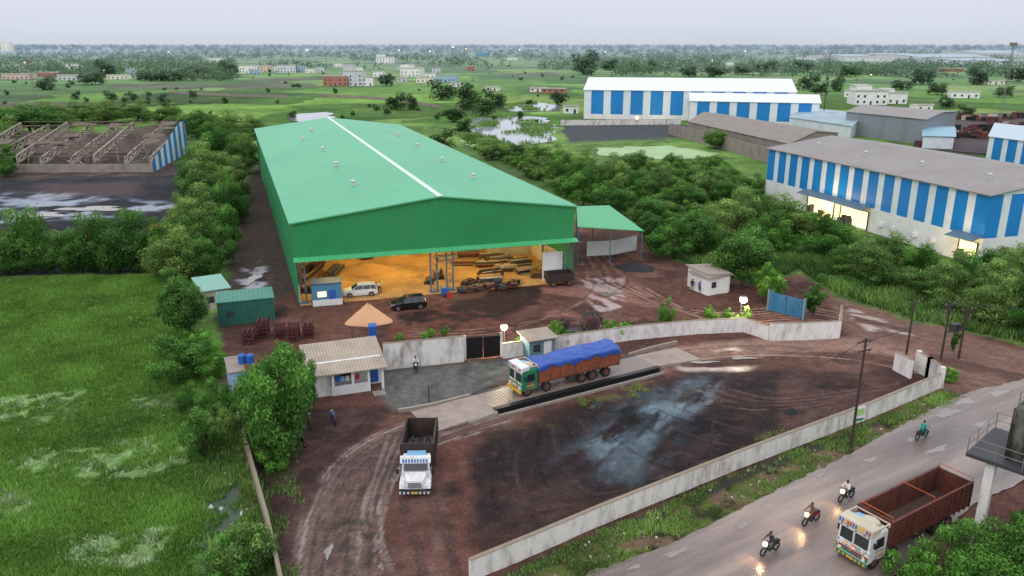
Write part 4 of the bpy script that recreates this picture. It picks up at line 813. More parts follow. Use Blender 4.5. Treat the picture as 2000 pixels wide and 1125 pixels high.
def suv(label,loc,rot,paint_):
    root=thing('parked_car',label,'car',loc,rot,'cars parked before the warehouse'); m=M()
    secs=[(-2.3,.78,.45,.9),(-2.2,.88,.3,1.08),(-1.5,.93,.28,1.12),(0,.94,.26,1.1),(.95,.94,.26,1.08),(1.7,.92,.28,1.0),(2.2,.86,.3,.86),(2.32,.7,.4,.7)]
    pts=[];fs=[]
    for x,w_,zb,zt in secs: pts+=[(x,-w_*.94,zb),(x,-w_,zb+.2),(x,-w_*.99,zt-.12),(x,-w_*.88,zt),(x,w_*.88,zt),(x,w_*.99,zt-.12),(x,w_,zb+.2),(x,w_*.94,zb)]
    for i in range(len(secs)-1):
        for j in range(8): fs.append((8*i+j,8*i+8+j,8*i+8+(j+1)%8,8*i+(j+1)%8))
    fs+=[tuple(range(8)),tuple(8*(len(secs)-1)+j for j in range(7,-1,-1))]
    m.add(pts,fs)
    m.obj('body',[paint_],root)
    m=M();m.hexa([(-2.12,-.86,1.06),(1.15,-.86,1.04),(1.15,.86,1.04),(-2.12,.86,1.06),(-1.85,-.7,1.6),(.3,-.7,1.6),(.3,.7,1.6),(-1.85,.7,1.6)]);m.obj('window_glass',[GLASS],root)
    m=M();m.hexa([(-1.95,-.72,1.601),(.36,-.72,1.601),(.36,.72,1.601),(-1.95,.72,1.601),(-1.8,-.62,1.68),(.2,-.62,1.68),(.2,.62,1.68),(-1.8,.62,1.68)])
    for s in(-1,1):
        for xa,xb in((1.18,.33),(-.35,-.4),(-1.35,-1.3),(-2.15,-1.9)): m.beam((xa,s*.88,1.05),(xb,s*.72,1.62),.05)
        m.beam((-1.8,s*.6,1.72),(.1,s*.6,1.72),.03)
    m.obj('roof',[paint_],root)
    for s in(-1,1):
        m=M();m.box(2.18,2.27,s*.62-.16,s*.62+.16,.66,.8);m.obj('headlight',[HEADL],root)
        m=M();m.box(-2.31,-2.24,s*.68-.1,s*.68+.1,.75,.98);m.obj('tail_light',[TAIL],root)
        m=M();m.box(.7,.88,s*1.0-.08,s*1.0+.08,1.05,1.2);m.obj('wing_mirror',[paint_],root)
        for x in(-1.42,1.42): wheel(root,x,s*.83,.37,.25,RIMS)
    m=M();m.box(2.24,2.345,-.5,.5,.45,.62);m.obj('grille',[BLACK],root)
    return root
q=P(704,577);suv('white compact car parked at the warehouse opening',q,math.radians(194),CWHITE)
q=P(798,602);suv('black sports utility car parked on the muddy yard',q,math.radians(195),CBLACK)
# ------------------------------------------------------------ people
SKIN=mat('skin',lin((140,94,70)),rough=.6,var=.05);HAIR=mat('hair',lin((26,22,20)),rough=.6)
CL={k:mat('cloth_'+k,lin(c),rough=.9,var=.1) for k,c in dict(white=(216,216,214),blue=(60,90,150),green=(30,150,128),grey=(90,92,98),dark=(40,42,50),brown=(100,80,64),red=(150,50,44)).items()}
PC={}
def person(label,loc,rot,pose,shirt,pants,grp=None):
    key=(pose,shirt,pants)
    if key not in PC:
        if pose=='ride':
            J=dict(pel=(-.12,0,.86),ab=(-.08,0,1.05),ch=(.02,0,1.28),nk=(.07,0,1.44),hd=(.1,0,1.56),tp=(.1,0,1.68))
            arm=[(.03,.19,1.37),(.22,.27,1.15),(.46,.3,1.06),(.53,.3,1.05)];leg=[(-.1,.11,.84),(.3,.2,.72),(.12,.2,.34),(.26,.2,.28)];legs=[leg,leg];arms=[arm,arm]
        else:
            J=dict(pel=(0,0,.93),ab=(0,0,1.1),ch=(.01,0,1.3),nk=(.01,0,1.47),hd=(.03,0,1.59),tp=(.02,0,1.7))
            k=.22 if pose=='walk' else .03
            legs=[[(0,.1,.9),(k*.7,.11,.5),(k*.8,.11,.08),(k*.8+.17,.12,.04)],[(0,.1,.9),(-k*.3,.11,.49),(-k*1.2,.11,.1),(-k*1.2+.16,.12,.04)]]
            arms=[[(0,.19,1.4),(-k*.5,.24,1.13),(k*.2+.04,.25,.89),(k*.3+.06,.25,.8)],[(0,.19,1.4),(k*.6,.24,1.14),(k*1.2+.05,.24,.92),(k*1.3+.09,.24,.83)]]
        v=[J['pel'],J['ab'],J['ch'],J['nk'],J['hd'],J['tp']];rad=[.135,.125,.15,.055,.088,.07];ed=[(0,1),(1,2),(2,3),(3,4),(4,5)]
        for s,ar,lg in((1,arms[0],legs[0]),(-1,arms[1],legs[1])):
            o=len(v);v+=[(x,y*s,z) for x,y,z in ar];rad+=[.062,.045,.03,.028];ed+=[(2,o),(o,o+1),(o+1,o+2),(o+2,o+3)]
            o=len(v);v+=[(x,y*s,z) for x,y,z in lg];rad+=[.095,.065,.045,.035];ed+=[(0,o),(o,o+1),(o+1,o+2),(o+2,o+3)]
        me=bpy.data.meshes.new('body_source');me.from_pydata(v,ed,[]);ob=bpy.data.objects.new('body_source',me);COL.objects.link(ob)
        md=ob.modifiers.new('s','SKIN');sv=me.skin_vertices[0].data
        for i,r in enumerate(rad): sv[i].radius=(r,r*(1.25 if i in(0,1,2) else 1))
        sv[0].use_root=True;s2=ob.modifiers.new('b','SUBSURF');s2.levels=1
        dg=bpy.context.evaluated_depsgraph_get();dg.update();nm=bpy.data.meshes.new_from_object(ob.evaluated_get(dg));bpy.data.objects.remove(ob)
        vs=[tuple(x.co) for x in nm.vertices];fs=[tuple(p.vertices) for p in nm.polygons];m=M();m.add(vs,fs)
        hx=J['hd'][0]
        for k_,f in enumerate(fs):
            c=sum((Vector(vs[i]) for i in f),Vector())/len(f)
            hand=[Vector((x,y*s,z)) for s,ar in((1,arms[0]),(-1,arms[1])) for x,y,z in ar[2:]]
            if c.z>J['nk'][2]-.02 or min((c-h_).length for h_ in hand)<.1: mi=0
            elif c.z<J['pel'][2]+.06 and abs(c.y)<.24 and not(pose=='ride' and c.x>.33 and c.z>.9): mi=2 if c.z>.13 else 3
            else: mi=1
            m.m[k_]=mi
        for s,ar in((1,arms[0]),(-1,arms[1])):
            w_=Vector((ar[3][0],ar[3][1]*s,ar[3][2]));d=(Vector((ar[3][0],ar[3][1]*s,ar[3][2]))-Vector((ar[2][0],ar[2][1]*s,ar[2][2]))).normalized()
            for i in range(4): o_=Vector((-.03+.02*i,0,0)) if pose!='ride' else Vector((0,-.03+.02*i,0)); m.cyl(w_+o_,w_+o_+d*(.07-.006*abs(i-1.5))+Vector((.01,0,-.01)),.01,.007,5,0)
            m.cyl(w_-d*.03+Vector((.03,0,0)),w_+Vector((.055,0,-.02)),.011,.008,5,0)
        hz=J['hd'][2];m.cyl((hx+.085,0,hz+.02),(hx+.115,0,hz-.01),.01,.014,5,0)
        for s in(-1,1): m.ball((hx+.082,s*.035,hz+.03),.012,3,6,4);m.ball((hx,s*.09,hz+.01),.022,0,6,4,(1,.5,1.4))
        m.box(hx+.08,hx+.094,-.025,.025,hz-.05,hz-.042,3)
        bm=m.mesh('person',[SKIN,CL[shirt],CL[pants],HAIR]);bm.polygons.foreach_set('use_smooth',[True]*len(bm.polygons))
        h=M();h.ball((hx-.02,0,hz+.06),.105,0,10,6,(1,.92,.9));hm=h.mesh('hair',[HAIR])
        PC[key]=(bm,hm)
    bm,hm=PC[key];o=mk('person',bm,None,loc,rot);tag(o,label,'person',grp);mk('hair',hm,o);return o
person('person in white shirt walking beside the white car',P(742,572),2.4,'walk','white','dark')
person('person in white standing beside parked car',P(736,575),.4,'stand','white','grey')
person('worker in grey shirt walking on warehouse floor',P(967,545),1.2,'walk','grey','dark')
person('worker in white shirt standing on warehouse floor',P(981,536),-1,'stand','white','brown')
person('worker in blue shirt beside steel column',P(862,545),2,'stand','blue','dark')
person('worker in brown shirt near timber stacks',P(952,520),2,'stand','brown','dark')
person('person in blue shirt walking near guard hut',P(1366,572),-2,'walk','blue','dark')
person('person in dark shirt walking beside the hut',P(1351,568),-2,'stand','dark','brown')
def bike(label,u,v,rot,lit,rider=None,z=0,col='red',grp='motorcycles'):
    q=P(u,v);root=thing('motorcycle',label,'motorcycle',(q.x,q.y,z),rot,grp)
    pm={'red':RED,'blue':BLU,'black':CBLACK}[col]
    for x in(-.62,.66):
        m=M();n=16
        for i in range(n):
            t0,t1=2*math.pi*i/n,2*math.pi*(i+1)/n;m.cyl((.28*math.cos(t0),0,.28*math.sin(t0)),(.28*math.cos(t1),0,.28*math.sin(t1)),.055,.055,6,0)
        for i in range(6): t0=math.pi*i/3;m.cyl((0,0,0),(.26*math.cos(t0),0,.26*math.sin(t0)),.015,.015,4,1)
        m.cyl((0,-.07,0),(0,.07,0),.06,.06,8,1);m.obj('wheel',[TYRE,RIMS],root,loc=(x,0,.33))
    m=M();m.ball((.15,0,.78),.2,0,10,6,(1.4,.8,.75));m.hexa([(-.75,-.1,.55),(-.1,-.12,.5),(-.1,.12,.5),(-.75,.1,.55),(-.85,-.08,.75),(-.1,-.1,.72),(-.1,.1,.72),(-.85,.08,.75)],0);m.box(-.15,.3,-.14,.14,.3,.6,1);m.beam((.3,0,.75),(-.1,0,.3),.06,1);m.obj('body',[pm,DGREY],root)
    m=M();m.hexa([(-.75,-.12,.76),(.0,-.13,.76),(.0,.13,.76),(-.75,.12,.76),(-.7,-.1,.88),(-.03,-.1,.83),(-.03,.1,.83),(-.7,.1,.88)]);m.obj('seat',[BLACK],root)
    m=M();m.beam((.66,.09,.33),(.42,.09,.9),.04);m.beam((.66,-.09,.33),(.42,-.09,.9),.04);m.cyl((.42,-.35,1.03),(.42,.35,1.03),.02,.02,6);m.cyl((.42,0,.9),(.42,0,1.03),.03,.03,6);m.obj('handlebar',[DGREY],root)
    m=M();m.ball((.56,0,.88),.16 if lit else .13,0,10,6);m.obj('headlight',[LITH if lit else HEADL],root)
    m=M();m.box(-.93,-.86,-.06,.06,.66,.74);m.obj('tail_light',[TAIL],root)
    if lit:
        l=bpy.data.lights.new('headlight_beam','SPOT');l.energy=150;l.color=(1,.6,.28);l.spot_size=math.radians(120);l.spot_blend=1;o=bpy.data.objects.new('headlight_beam',l);COL.objects.link(o);o.parent=root;o.location=(.78,0,.9);o.rotation_euler=(0,math.radians(-74),0)
    if rider: person(rider[0],(q.x,q.y,z),rot,'ride',rider[1],rider[2])
rd=math.atan2(-.53,-.85)
bike('motorcycle with lit headlight riding on wet road',1503,1082,rd,True,('rider in dark shirt on lit motorcycle','dark','grey'),.09,'black')
bike('motorcycle with lit headlight riding on wet road',1583,1024,rd,True,('rider in brown shirt on lit motorcycle','brown','dark'),.09,'red')
bike('motorcycle with lit headlight beside the brown truck',1652,978,rd,True,('rider in white shirt on lit motorcycle','white','dark'),.09,'black')
bike('motorcycle riding away along the wet road',1799,858,rd+math.pi,False,('rider in teal green shirt on motorcycle','green','green'),.09,'black')
bike('blue motorcycle parked on the muddy yard',652,825,2.0,False,None,0,'blue')
bike('motorcycle parked under the large tree',606,832,1.9,False,None,0,'black')
bike('motorcycle parked beside the tree',590,868,2.2,False,None,0,'black')
bike('motorcycle ridden across the gravel apron',812,724,-1.4,False,('rider in white shirt on yard motorcycle','white','dark'),0,'black')
# ------------------------------------------------------------ interior stacks & yard goods
def stack(name,label,c,rot,nx,ny,nz,l_,w_,h_,mts,cat,gap=.03,grp=None,jit=.25):
    root=thing(name,label,cat,c,rot,grp);m=M();rr=random.Random(int(c.x*10))
    for k in range(nz):
        for j in range(ny):
            if rr.random()<.12*k: continue
            for i in range(nx):
                x=i*(l_+.3)+rr.uniform(-jit,jit);y=(j-ny/2)*(w_+gap);m.box(x,x+l_,y,y+w_,k*(h_+.02),k*(h_+.02)+h_,rr.randrange(len(mts)))
    m.obj('stacked_pieces',mts,root)
    return root
for i,(a_,b_) in enumerate(((26,6),(29,8.5),(27,11.5),(31.5,6),(32,10.5),(24,13.5),(29,15),(22,16),(25,3.6),(33,3.8),(30,12.8),(26,18))):
    stack('timber_stack','stack of sawn timber and steel on warehouse floor',wfW(a_,b_,.13),AW+random.uniform(-.3,.3),1,9,4,3.2,.2,.17,[WOOD,RUST,DGREY,CREAM],'timber stack',grp='timber stacks in warehouse')
for i,(a_,b_) in enumerate(((1.2,5),(1.6,9.5),(2.5,14),(4,18),(8,19),(12,20),(5,11),(1.4,12))):
    stack('steel_beam_pile','pile of long dark steel beams in warehouse',wfW(a_,b_,.13),AW+1.2,1,7,4,5,.25,.2,[DGREY,RUST,WOOD],'steel beams',grp='steel beam piles in warehouse')
for i,(a_,b_) in enumerate(((21,-.4),(23.5,-.2),(26.5,-.9),(22.6,2),(28.5,-.6),(18,4.2),(20,6))):
    stack('steel_scrap_pile','low pile of dark steel parts by the opening',wfW(a_,b_,.13),AW+.25*i,2,4,3,1.0,.3,.18,[DGREY,RUST,BLACK],'steel parts',grp='steel parts by the opening')
RACKM=mat('rack_red',lin((80,38,42)),rough=.85,var=.25)
for i,(u,v) in enumerate(((487,668),(515,655),(548,657),(574,663),(603,655))):
    c=P(u,v);root=thing('steel_rack','stacked dark red steel racks on the yard','steel rack',c,.3+random.uniform(-.2,.2),'steel racks beside the container')
    m=M()
    hk=[6,8,5,7,6][i]
    for k in range(hk):
        z0=.1+k*.25
        if k%2:
            for x in(-.5,0,.5): m.box(x-.06,x+.06,-.9,.9,z0,z0+.12)
        else:
            for y in(-.85,-.3,.3,.85): m.box(-.62,.62,y-.06,y+.06,z0,z0+.13)
    for x in(-.58,.58):
        for y in(-.85,.85): m.box(x-.05,x+.05,y-.05,y+.05,0,.1+hk*.25)
    m.obj('rack_frame',[RACKM],root)
def reel(u,v,r_,rot):
    c=P(u,v);root=thing('cable_reel','weathered steel cable reel standing on edge','cable reel',c,rot,'reels along the wall');n=24
    for y in(-.35,.35):
        m=M()
        for i in range(n):
            t0,t1=2*math.pi*i/n,2*math.pi*(i+1)/n;m.beam((r_*math.cos(t0),y,r_+r_*math.sin(t0)),(r_*math.cos(t1),y,r_+r_*math.sin(t1)),.12)
        for i in range(8): t0=math.pi*i/4;m.beam((0,y,r_),(r_*math.cos(t0),y,r_+r_*math.sin(t0)),.14)
        m.obj('flange',[DGREY],root)
    m=M();m.cyl((0,-.34,r_),(0,.34,r_),r_*.6,r_*.6,20);m.obj('drum',[RUST],root)
reel(1155,650,1.25,.25);reel(1100,646,.7,.9)
for i,(u,v,l_) in enumerate(((1105,652,3),(1130,657,3.5),(1185,648,3),(1060,645,2.5))):
    c=P(u,v);m=M()
    for k in range(3): m.cyl((0,k*.38,.18),(l_,k*.38+.1,.18),.16,.16,10)
    o=m.obj('pipe_bundle',[RUST if i%2 else DGREY],None,loc=c,rot=random.uniform(-.2,.5));tag(o,'short bundle of rusty pipes near the wall','pipes','pipes along the wall')
c=wfW(Wd/2,-1.4,.0);root=thing('welding_trolley','blue and red welding machine trolley by column','welding machine',c,AW)
m=M();m.box(-.5,.5,-.35,.35,.2,1.2);m.beam((-.5,-.3,1.2),(-.5,-.3,1.5),.04);m.beam((-.5,.3,1.2),(-.5,.3,1.5),.04);m.beam((-.5,-.3,1.5),(-.5,.3,1.5),.04);m.obj('machine_case',[BLU],root)
m=M();m.box(.1,.7,-1.0,-.5,.0,.7);m.obj('control_box',[RED],root)
for y in(-.4,.4): wheel(root,-.3,y,.18,.08);wheel(root,.3,y,.18,.08)
c=wfW(Wd/2+8,.6,.13);root=thing('hoist_machine','dark winch machine on the warehouse floor','machine',c,AW)
m=M();m.box(-.8,.8,-.4,.4,0,.5);m.cyl((-.5,0,.8),(.5,0,.8),.4,.4,14);m.beam((.6,0,.5),(.9,0,1.9),.08);m.obj('winch_body',[DGREY],root)
# ------------------------------------------------------------ poles
def pole(label,u,v,H_,arms=1,mt=POLEM,r=.13,rot=.4,name='utility_pole'):
    root=thing(name,label,'utility pole',P(u,v),rot,'utility poles');m=M();m.cyl((0,0,-.2),(0,0,H_),r,r*.7,8);m.obj('pole',[mt],root)
    for k in range(arms):
        z=H_-.35-k*.8;m=M();m.box(-.9+.2*k,.9-.2*k,-.05,.05,z,z+.1);m.beam((-.6,0,z),(0,0,z-.5),.03);m.beam((.6,0,z),(0,0,z-.5),.03);m.obj('cross_arm',[mt],root)
        for x in(-.75,0,.75): m=M();m.cyl((x*.9,0,z+.1),(x*.9,0,z+.3),.05,.03,6);m.obj('insulator',[CONC],root)
    return root
def ph(u,vb,vt):
    b=P(u,vb);dy=(562.5-vt)/F;return ((b.y*cp+CH*sp)*dy-(b.y*sp-CH*cp))/(cp+sp*dy)
PL=[(1385,915,783,1),(1662,872,660,2),(1770,692,586,1),(1838,700,590,2),(1872,700,600,2)]
for u,vb,vt,a_ in PL: pole('dark weathered utility pole beside boundary wall',u,vb,ph(u,vb,vt),a_)
pole('thin lamp pole beside guard hut',1331,577,ph(1331,577,520),0,DGREY,.07);pole('short steel post on the gravel apron',838,787,ph(838,787,752),0,DGREY,.07);pole('thin pole behind white wall',690,690,ph(690,690,640),0,DGREY,.06);pole('short thin post beside black gate',897,660,ph(897,660,622),0,DGREY,.06)
pole('tall thin telecom mast near sheds',1606,245,ph(1606,245,105),0,DGREY,.22)
pole('slender pole behind the fields',638,125,ph(638,125,80),0,POLEC,.4)
q=P(1855,700);root=thing('pole_transformer','grey transformer mounted between two poles','transformer',(q.x,q.y,3.2),.3);m=M();m.box(-.55,.55,-.3,.3,0,.8);m.box(-1.3,1.3,-.1,.1,-.12,0)
for i in range(5): m.box(-.5+i*.22,-.45+i*.22,-.42,-.301,.1,.7)
m.obj('transformer_tank',[DGREY],root)
q=P(1668,868);hz=ph(1668,868,800);root=thing('road_sign','small green and white poster board on pole','sign board',(q.x,q.y-.25,hz-.3),.35);m=M();m.box(-.5,.5,-.03,.03,-.7,.7);m.obj('board',[CWHITE],root)
m=M();m.box(-.42,.42,-.045,-.032,-.1,.5);m.obj('printed_panel',[mat('sign_green',lin((150,190,120)),rough=.5,var=.3,scale=6)],root)
m=M();m.box(-.42,.42,-.045,-.032,-.6,-.35);m.obj('text_band',[GRN],root)
def cable(p0,p1,sag=1):
    m=M();n=10;pr=None;og=Vector(p0)
    for i in range(n+1):
        f=i/n;p=Vector(p0).lerp(Vector(p1),f)-og;p.z-=sag*4*f*(1-f)
        if pr is not None:m.cyl(pr,p,.018,.018,4)
        pr=p
    o=m.obj('overhead_cable',[BLACK],None,loc=og);tag(o,'thin black overhead cable between poles','cable','overhead cables')
tp=lambda u,vb,vt:(lambda b,h:Vector((b.x,b.y,h-.1)))(P(u,vb),ph(u,vb,vt))
for o_ in(-.7,.0,.7):
    f_=Vector((o_,o_*.4,0))
    cable(tp(1662,872,660)+f_,tp(1838,700,590)+f_,.8)
    cable(tp(1838,700,590)+f_,Vector((75,70,9))+f_,.8)
cable(tp(1385,915,783),tp(1662,872,660),.8); cable(wfW(0,0,6),P(470,690,4),.6)
def lamp(label,u,vb,vt,e,dist=False,r=.2,grp='lit lamps'):
    b=P(u,vb);h=ph(u,vb,vt) ;root=thing('street_lamp',label,'street lamp',b,0,grp);m=M();m.cyl((0,0,0),(0,0,h+.25),.06 if not dist else .2,.05,6);m.beam((0,0,h+.2),(0,-.5,h+.25),.03);m.obj('pole',[DGREY],root)
    m=M();m.taper(-r*.8,r*.8,-.6-r*.8,-.6+r*.8,h+r*.9,h+r*1.1,(r*.4,r*.4),r*.4);m.obj('lamp_shade',[DGREY],root)
    m=M();m.ball((0,-.6,h),r,0,14,10);m.obj('bulb',[BULB if not dist else BULBW],root,smooth=True)
    if e: light('lamp_light',(0,-.65-r*2,h-.3),e,(1,.78,.48),.25,root)
lamp('lit yard lamp behind boundary wall',985,683,635,1300,r=.4);lamp('lit yard lamp beside guard hut',1445,628,582,1800,r=.46)
lamp('lit floodlight before striped shed',1243,240,229,3000,True,.8);lamp('lit wall lamp beside striped shed',1590,408,384,1200,r=.45)
for u,vb,vt in((780,108,98),(885,100,92),(1015,108,97),(1182,112,101),(840,106,100),(205,150,137),(52,140,122),(330,108,101),(1390,128,119),(1455,105,100),(600,103,98),(1180,130,124),(1700,152,146),(140,97,93),(910,101,95)):
    lamp('distant lit lamp among far fields',u,vb,vt,0,True,.0008*depth(u,vb),grp='distant lit lamps')
def tower(u,vb,vt,lab):
    b=P(u,vb);h=ph(u,vb,vt);root=thing('floodlight_tower',lab,'floodlight tower',b);m=M();r=.45
    for s in((-1,-1),(1,-1),(1,1),(-1,1)): m.beam((s[0]*r,s[1]*r,0),(s[0]*r*.5,s[1]*r*.5,h),.1)
    for i in range(int(h/1.5)): z=i*1.5;m.beam((-r,-r,z),(r*.9,-r*.9,z+1.5),.05);m.beam((r,-r,z),(r*.9,r*.9,z+1.5),.05)
    m.obj('mast',[POLEC],root);m=M()
    m.box(-1.6,1.6,-.4,.4,h,h+.15)
    for i in range(4): m.box(-1.5+i*.8,-.95+i*.8,-.5,.3,h+.16,h+1.4)
    m.obj('lamp_bank',[POLEC],root)
tower(70,200,122,'tall mast with bank of floodlights near trees');tower(1952,240,90,'tall lattice mast with floodlights by compound')
# elevated hopper at the roadside
hp=7.2;q=P(1890,880,hp);root=thing('elevated_hopper','dark steel hopper on raised platform with railings','hopper',(q.x,q.y,0),math.radians(-48))
for x,y in((1.4,.35),(6.5,.35),(6.5,4.6)): m=M();m.box(x-.27,x+.27,y-.27,y+.27,-.1,hp-.3);m.obj('concrete_column',[PLASTG],root)
m=M();m.box(0,8,-.3,5,hp-.28,hp-.02);m.obj('platform',[DGREY],root)
m=M();m.box(2.0,7.5,.6,4.6,hp+.02,hp+3.6)
for i in range(5): m.box(2.0+i*1.3,2.1+i*1.3,.5,.599,hp+.05,hp+3.5)
for i in range(4): m.box(1.9,1.999,.7+i*1.2,.8+i*1.2,hp+.05,hp+3.5)
m.obj('hopper_body',[mat('hopper_black',lin((40,36,36)),rough=.6,var=.3,dirt=lin((170,166,158)),dscale=.7,damt=.55,streak=True)],root)
for z0,x0,x1,y0,y1 in((hp,.05,7.9,-.25,4.95),(hp+3.6,2.1,7.4,.7,4.5)):
    cs=[(x0,y0),(x1,y0),(x1,y1),(x0,y1)]
    for i in range(4):
        m=M();p,q_=Vector((*cs[i],0)),Vector((*cs[(i+1)%4],0));k=int((q_-p).length/1.4)
        for j in range(k+1): w_=p+(q_-p)*j/k;m.beam((w_.x,w_.y,z0+.01),(w_.x,w_.y,z0+1.1),.035)
        for zz in(.55,1.1): m.beam((p.x,p.y,z0+zz),(q_.x,q_.y,z0+zz),.035)
        m.obj('railing',[POLEC],root)
# ------------------------------------------------------------ foliage
def leafmat(name,c1,c2,haze=False):
    m=bpy.data.materials.new(name);m.use_nodes=True;nt=m.node_tree;N=nt.nodes;L=nt.links;b=N['Principled BSDF'];b.inputs['Roughness'].default_value=.6;b.inputs['Specular IOR Level'].default_value=.2
    at=N.new('ShaderNodeAttribute');at.attribute_name='shade';oi=N.new('ShaderNodeObjectInfo')
    mx=N.new('ShaderNodeMix');mx.data_type='RGBA';mx.inputs[6].default_value=(*lin(c1),1);mx.inputs[7].default_value=(*lin(c2),1)
    r=N.new('ShaderNodeMath');r.operation='MULTIPLY_ADD';L.new(oi.outputs['Random'],r.inputs[0]);r.inputs[1].default_value=.7
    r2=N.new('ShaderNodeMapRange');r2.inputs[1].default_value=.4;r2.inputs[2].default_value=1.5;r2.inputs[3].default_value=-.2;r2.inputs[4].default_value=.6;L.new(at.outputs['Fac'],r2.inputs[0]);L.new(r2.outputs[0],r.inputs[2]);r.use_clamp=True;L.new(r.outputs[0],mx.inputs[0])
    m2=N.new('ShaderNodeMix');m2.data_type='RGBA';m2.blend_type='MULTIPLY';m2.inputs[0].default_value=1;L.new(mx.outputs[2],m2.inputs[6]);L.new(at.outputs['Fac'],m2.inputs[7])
    out=m2.outputs[2]
    if haze: out=hazegroup(N,L,out,(134,150,160),350,4000,.8)  # distance haze painted into the leaf colour
    L.new(out,b.inputs['Base Color'])
    tr=N.new('ShaderNodeBsdfTranslucent');L.new(out,tr.inputs[0]);ms=N.new('ShaderNodeMixShader');ms.inputs[0].default_value=.38;L.new(b.outputs[0],ms.inputs[1]);L.new(tr.outputs[0],ms.inputs[2]);L.new(ms.outputs[0],N['Material Output'].inputs[0])
    return m
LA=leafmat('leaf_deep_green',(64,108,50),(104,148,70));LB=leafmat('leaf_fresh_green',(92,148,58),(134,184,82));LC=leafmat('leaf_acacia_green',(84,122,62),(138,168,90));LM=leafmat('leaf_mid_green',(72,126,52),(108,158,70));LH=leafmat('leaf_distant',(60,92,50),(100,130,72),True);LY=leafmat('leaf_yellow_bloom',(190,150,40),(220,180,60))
LG=leafmat('grass_blade',(76,122,48),(120,160,72));LW=leafmat('pale_water_weed',(150,174,124),(190,206,166))
def leaves(seed,cl,n,ls,spread=(.4,.8)):
    r=np.random.default_rng(seed);c=np.array([x[0] for x in cl]);rd=np.array([x[1] for x in cl]);w_=rd**2;w_/=w_.sum();i=r.choice(len(cl),n,p=w_)
    d=r.normal(size=(n,3));d[:,2]+=.35;d/=np.linalg.norm(d,axis=1)[:,None]
    rr=rd[i]*(spread[0]+spread[1]*r.random(n)**.7)*(1+.35*(r.random(n)<.08));p=c[i]+d*rr[:,None]*np.array([1,1,.9]);nr=d+.8*r.normal(size=(n,3));nr/=np.linalg.norm(nr,axis=1)[:,None]
    t=np.cross(nr,r.normal(size=(n,3)));t/=np.linalg.norm(t,axis=1)[:,None];b=np.cross(nr,t);s=(ls*(.6+.8*r.random(n)))[:,None]
    V=np.stack([p-t*s,p-b*s*.45+nr*s*.12,p+t*s,p+b*s*.45+nr*s*.12],1).reshape(-1,3)
    cb=r.uniform(.68,1.28,len(cl));sh=cb[i]*(.74+.36*np.clip(d[:,2],-.3,1))*(.74+.52*r.random(n));return V,np.repeat(sh,4)  # top light painted in: upward leaves lighter, plus random tone per clump and leaf
PRO={}
def proto(key,H_,R_,zc,nc,n,ls,mt,seed,clr=(.13,.34),trunk=.2,lob=0):
    r=random.Random(seed);cl=[]
    ph1,ph2=r.uniform(0,6),r.uniform(0,6)
    for i in range(nc):
        while True:
            x,y,z=[r.uniform(-1,1) for _ in range(3)]
            l_=x*x+y*y+z*z
            if .1<l_<1: break
        an=math.atan2(y,x);k=.86*(1+lob*(math.sin(2*an+ph1)*.5+math.sin(3*an+ph2)*.5)); zz=zc+(z*(H_-zc)*.86*(1+lob*math.sin(an+ph2)) if z>0 else z*zc*.78)
        cl.append(((x*R_*k,y*R_*k,zz),R_*r.uniform(*clr)))
    V,sh=leaves(seed,cl,n,ls)
    V[:,2]=np.maximum(V[:,2],.05)
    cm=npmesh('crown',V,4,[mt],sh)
    m=M();top=Vector((r.uniform(-.2,.2),r.uniform(-.2,.2),zc*.6));m.cyl((0,0,-.2),top,trunk,trunk*.75,8)
    for c,rr in sorted(cl,key=lambda q:-q[1])[:10]:
        mid=top.lerp(Vector(c),.5)+Vector((0,0,.2));m.cyl(top,mid,trunk*.5,trunk*.32,6);m.cyl(mid,c,trunk*.32,trunk*.1,5)
    PRO[key]=(m.mesh('trunk',[BARK]),cm,H_,R_)
proto('broadA',8,4,3.8,48,11000,.18,LA,11,clr=(.16,.36),lob=.25);proto('broadB',8,3.8,3.6,48,10500,.16,LC,12,clr=(.14,.34),lob=.35);proto('broadC',8,4,4.3,44,10000,.18,LB,13,lob=.25);proto('broadD',8,4,3.4,44,10000,.16,LC,31,lob=.4);proto('broadE',8,4,4.2,56,15000,.16,LM,41,lob=.25);proto('broadF',8,4,3.6,46,10000,.17,LM,42,lob=.4);proto('hedge',7,4.2,2.8,54,12000,.17,LA,52,clr=(.2,.36),lob=.15);proto('tall',9,3.2,4.6,30,7000,.2,LA,14,lob=.3)
proto('shrubA',4,2.8,1.7,30,6000,.12,LC,15,trunk=.1,lob=.4);proto('shrubB',4,2.6,1.7,24,4500,.15,LB,16,trunk=.1,lob=.35);proto('shrubC',4,2.8,1.9,30,6000,.12,LA,17,trunk=.1,lob=.4);proto('shrubD',4,2.9,1.6,34,5500,.12,LM,37,clr=(.12,.3),trunk=.1,lob=.5)
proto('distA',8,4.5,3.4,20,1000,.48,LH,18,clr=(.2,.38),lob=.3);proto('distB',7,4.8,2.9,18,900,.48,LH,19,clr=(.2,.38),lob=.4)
NT=0
def tree(x,y,H_,R_,key,label=None,grp=None,name=None):
    global NT;NT+=1
    tm,cm,h,r=PRO[key];bush=key.startswith('shrub')
    root=thing(name or('bush' if bush else 'tree'),label or('leafy green bush on rough ground' if bush else 'leafy green tree with rounded crown'),'bush' if bush else 'tree',(x,y,0),random.uniform(0,6.28),grp)
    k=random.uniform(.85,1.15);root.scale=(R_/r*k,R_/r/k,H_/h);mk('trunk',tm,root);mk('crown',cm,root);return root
def tpx(u,vb,w_,h_,key,label=None,grp=None):
    z=depth(u,vb);q=P(u,vb);tree(q.x,q.y,h_*z/F/.93,w_/2*z/F,key,label,grp)
G1='trees beside the green warehouse'
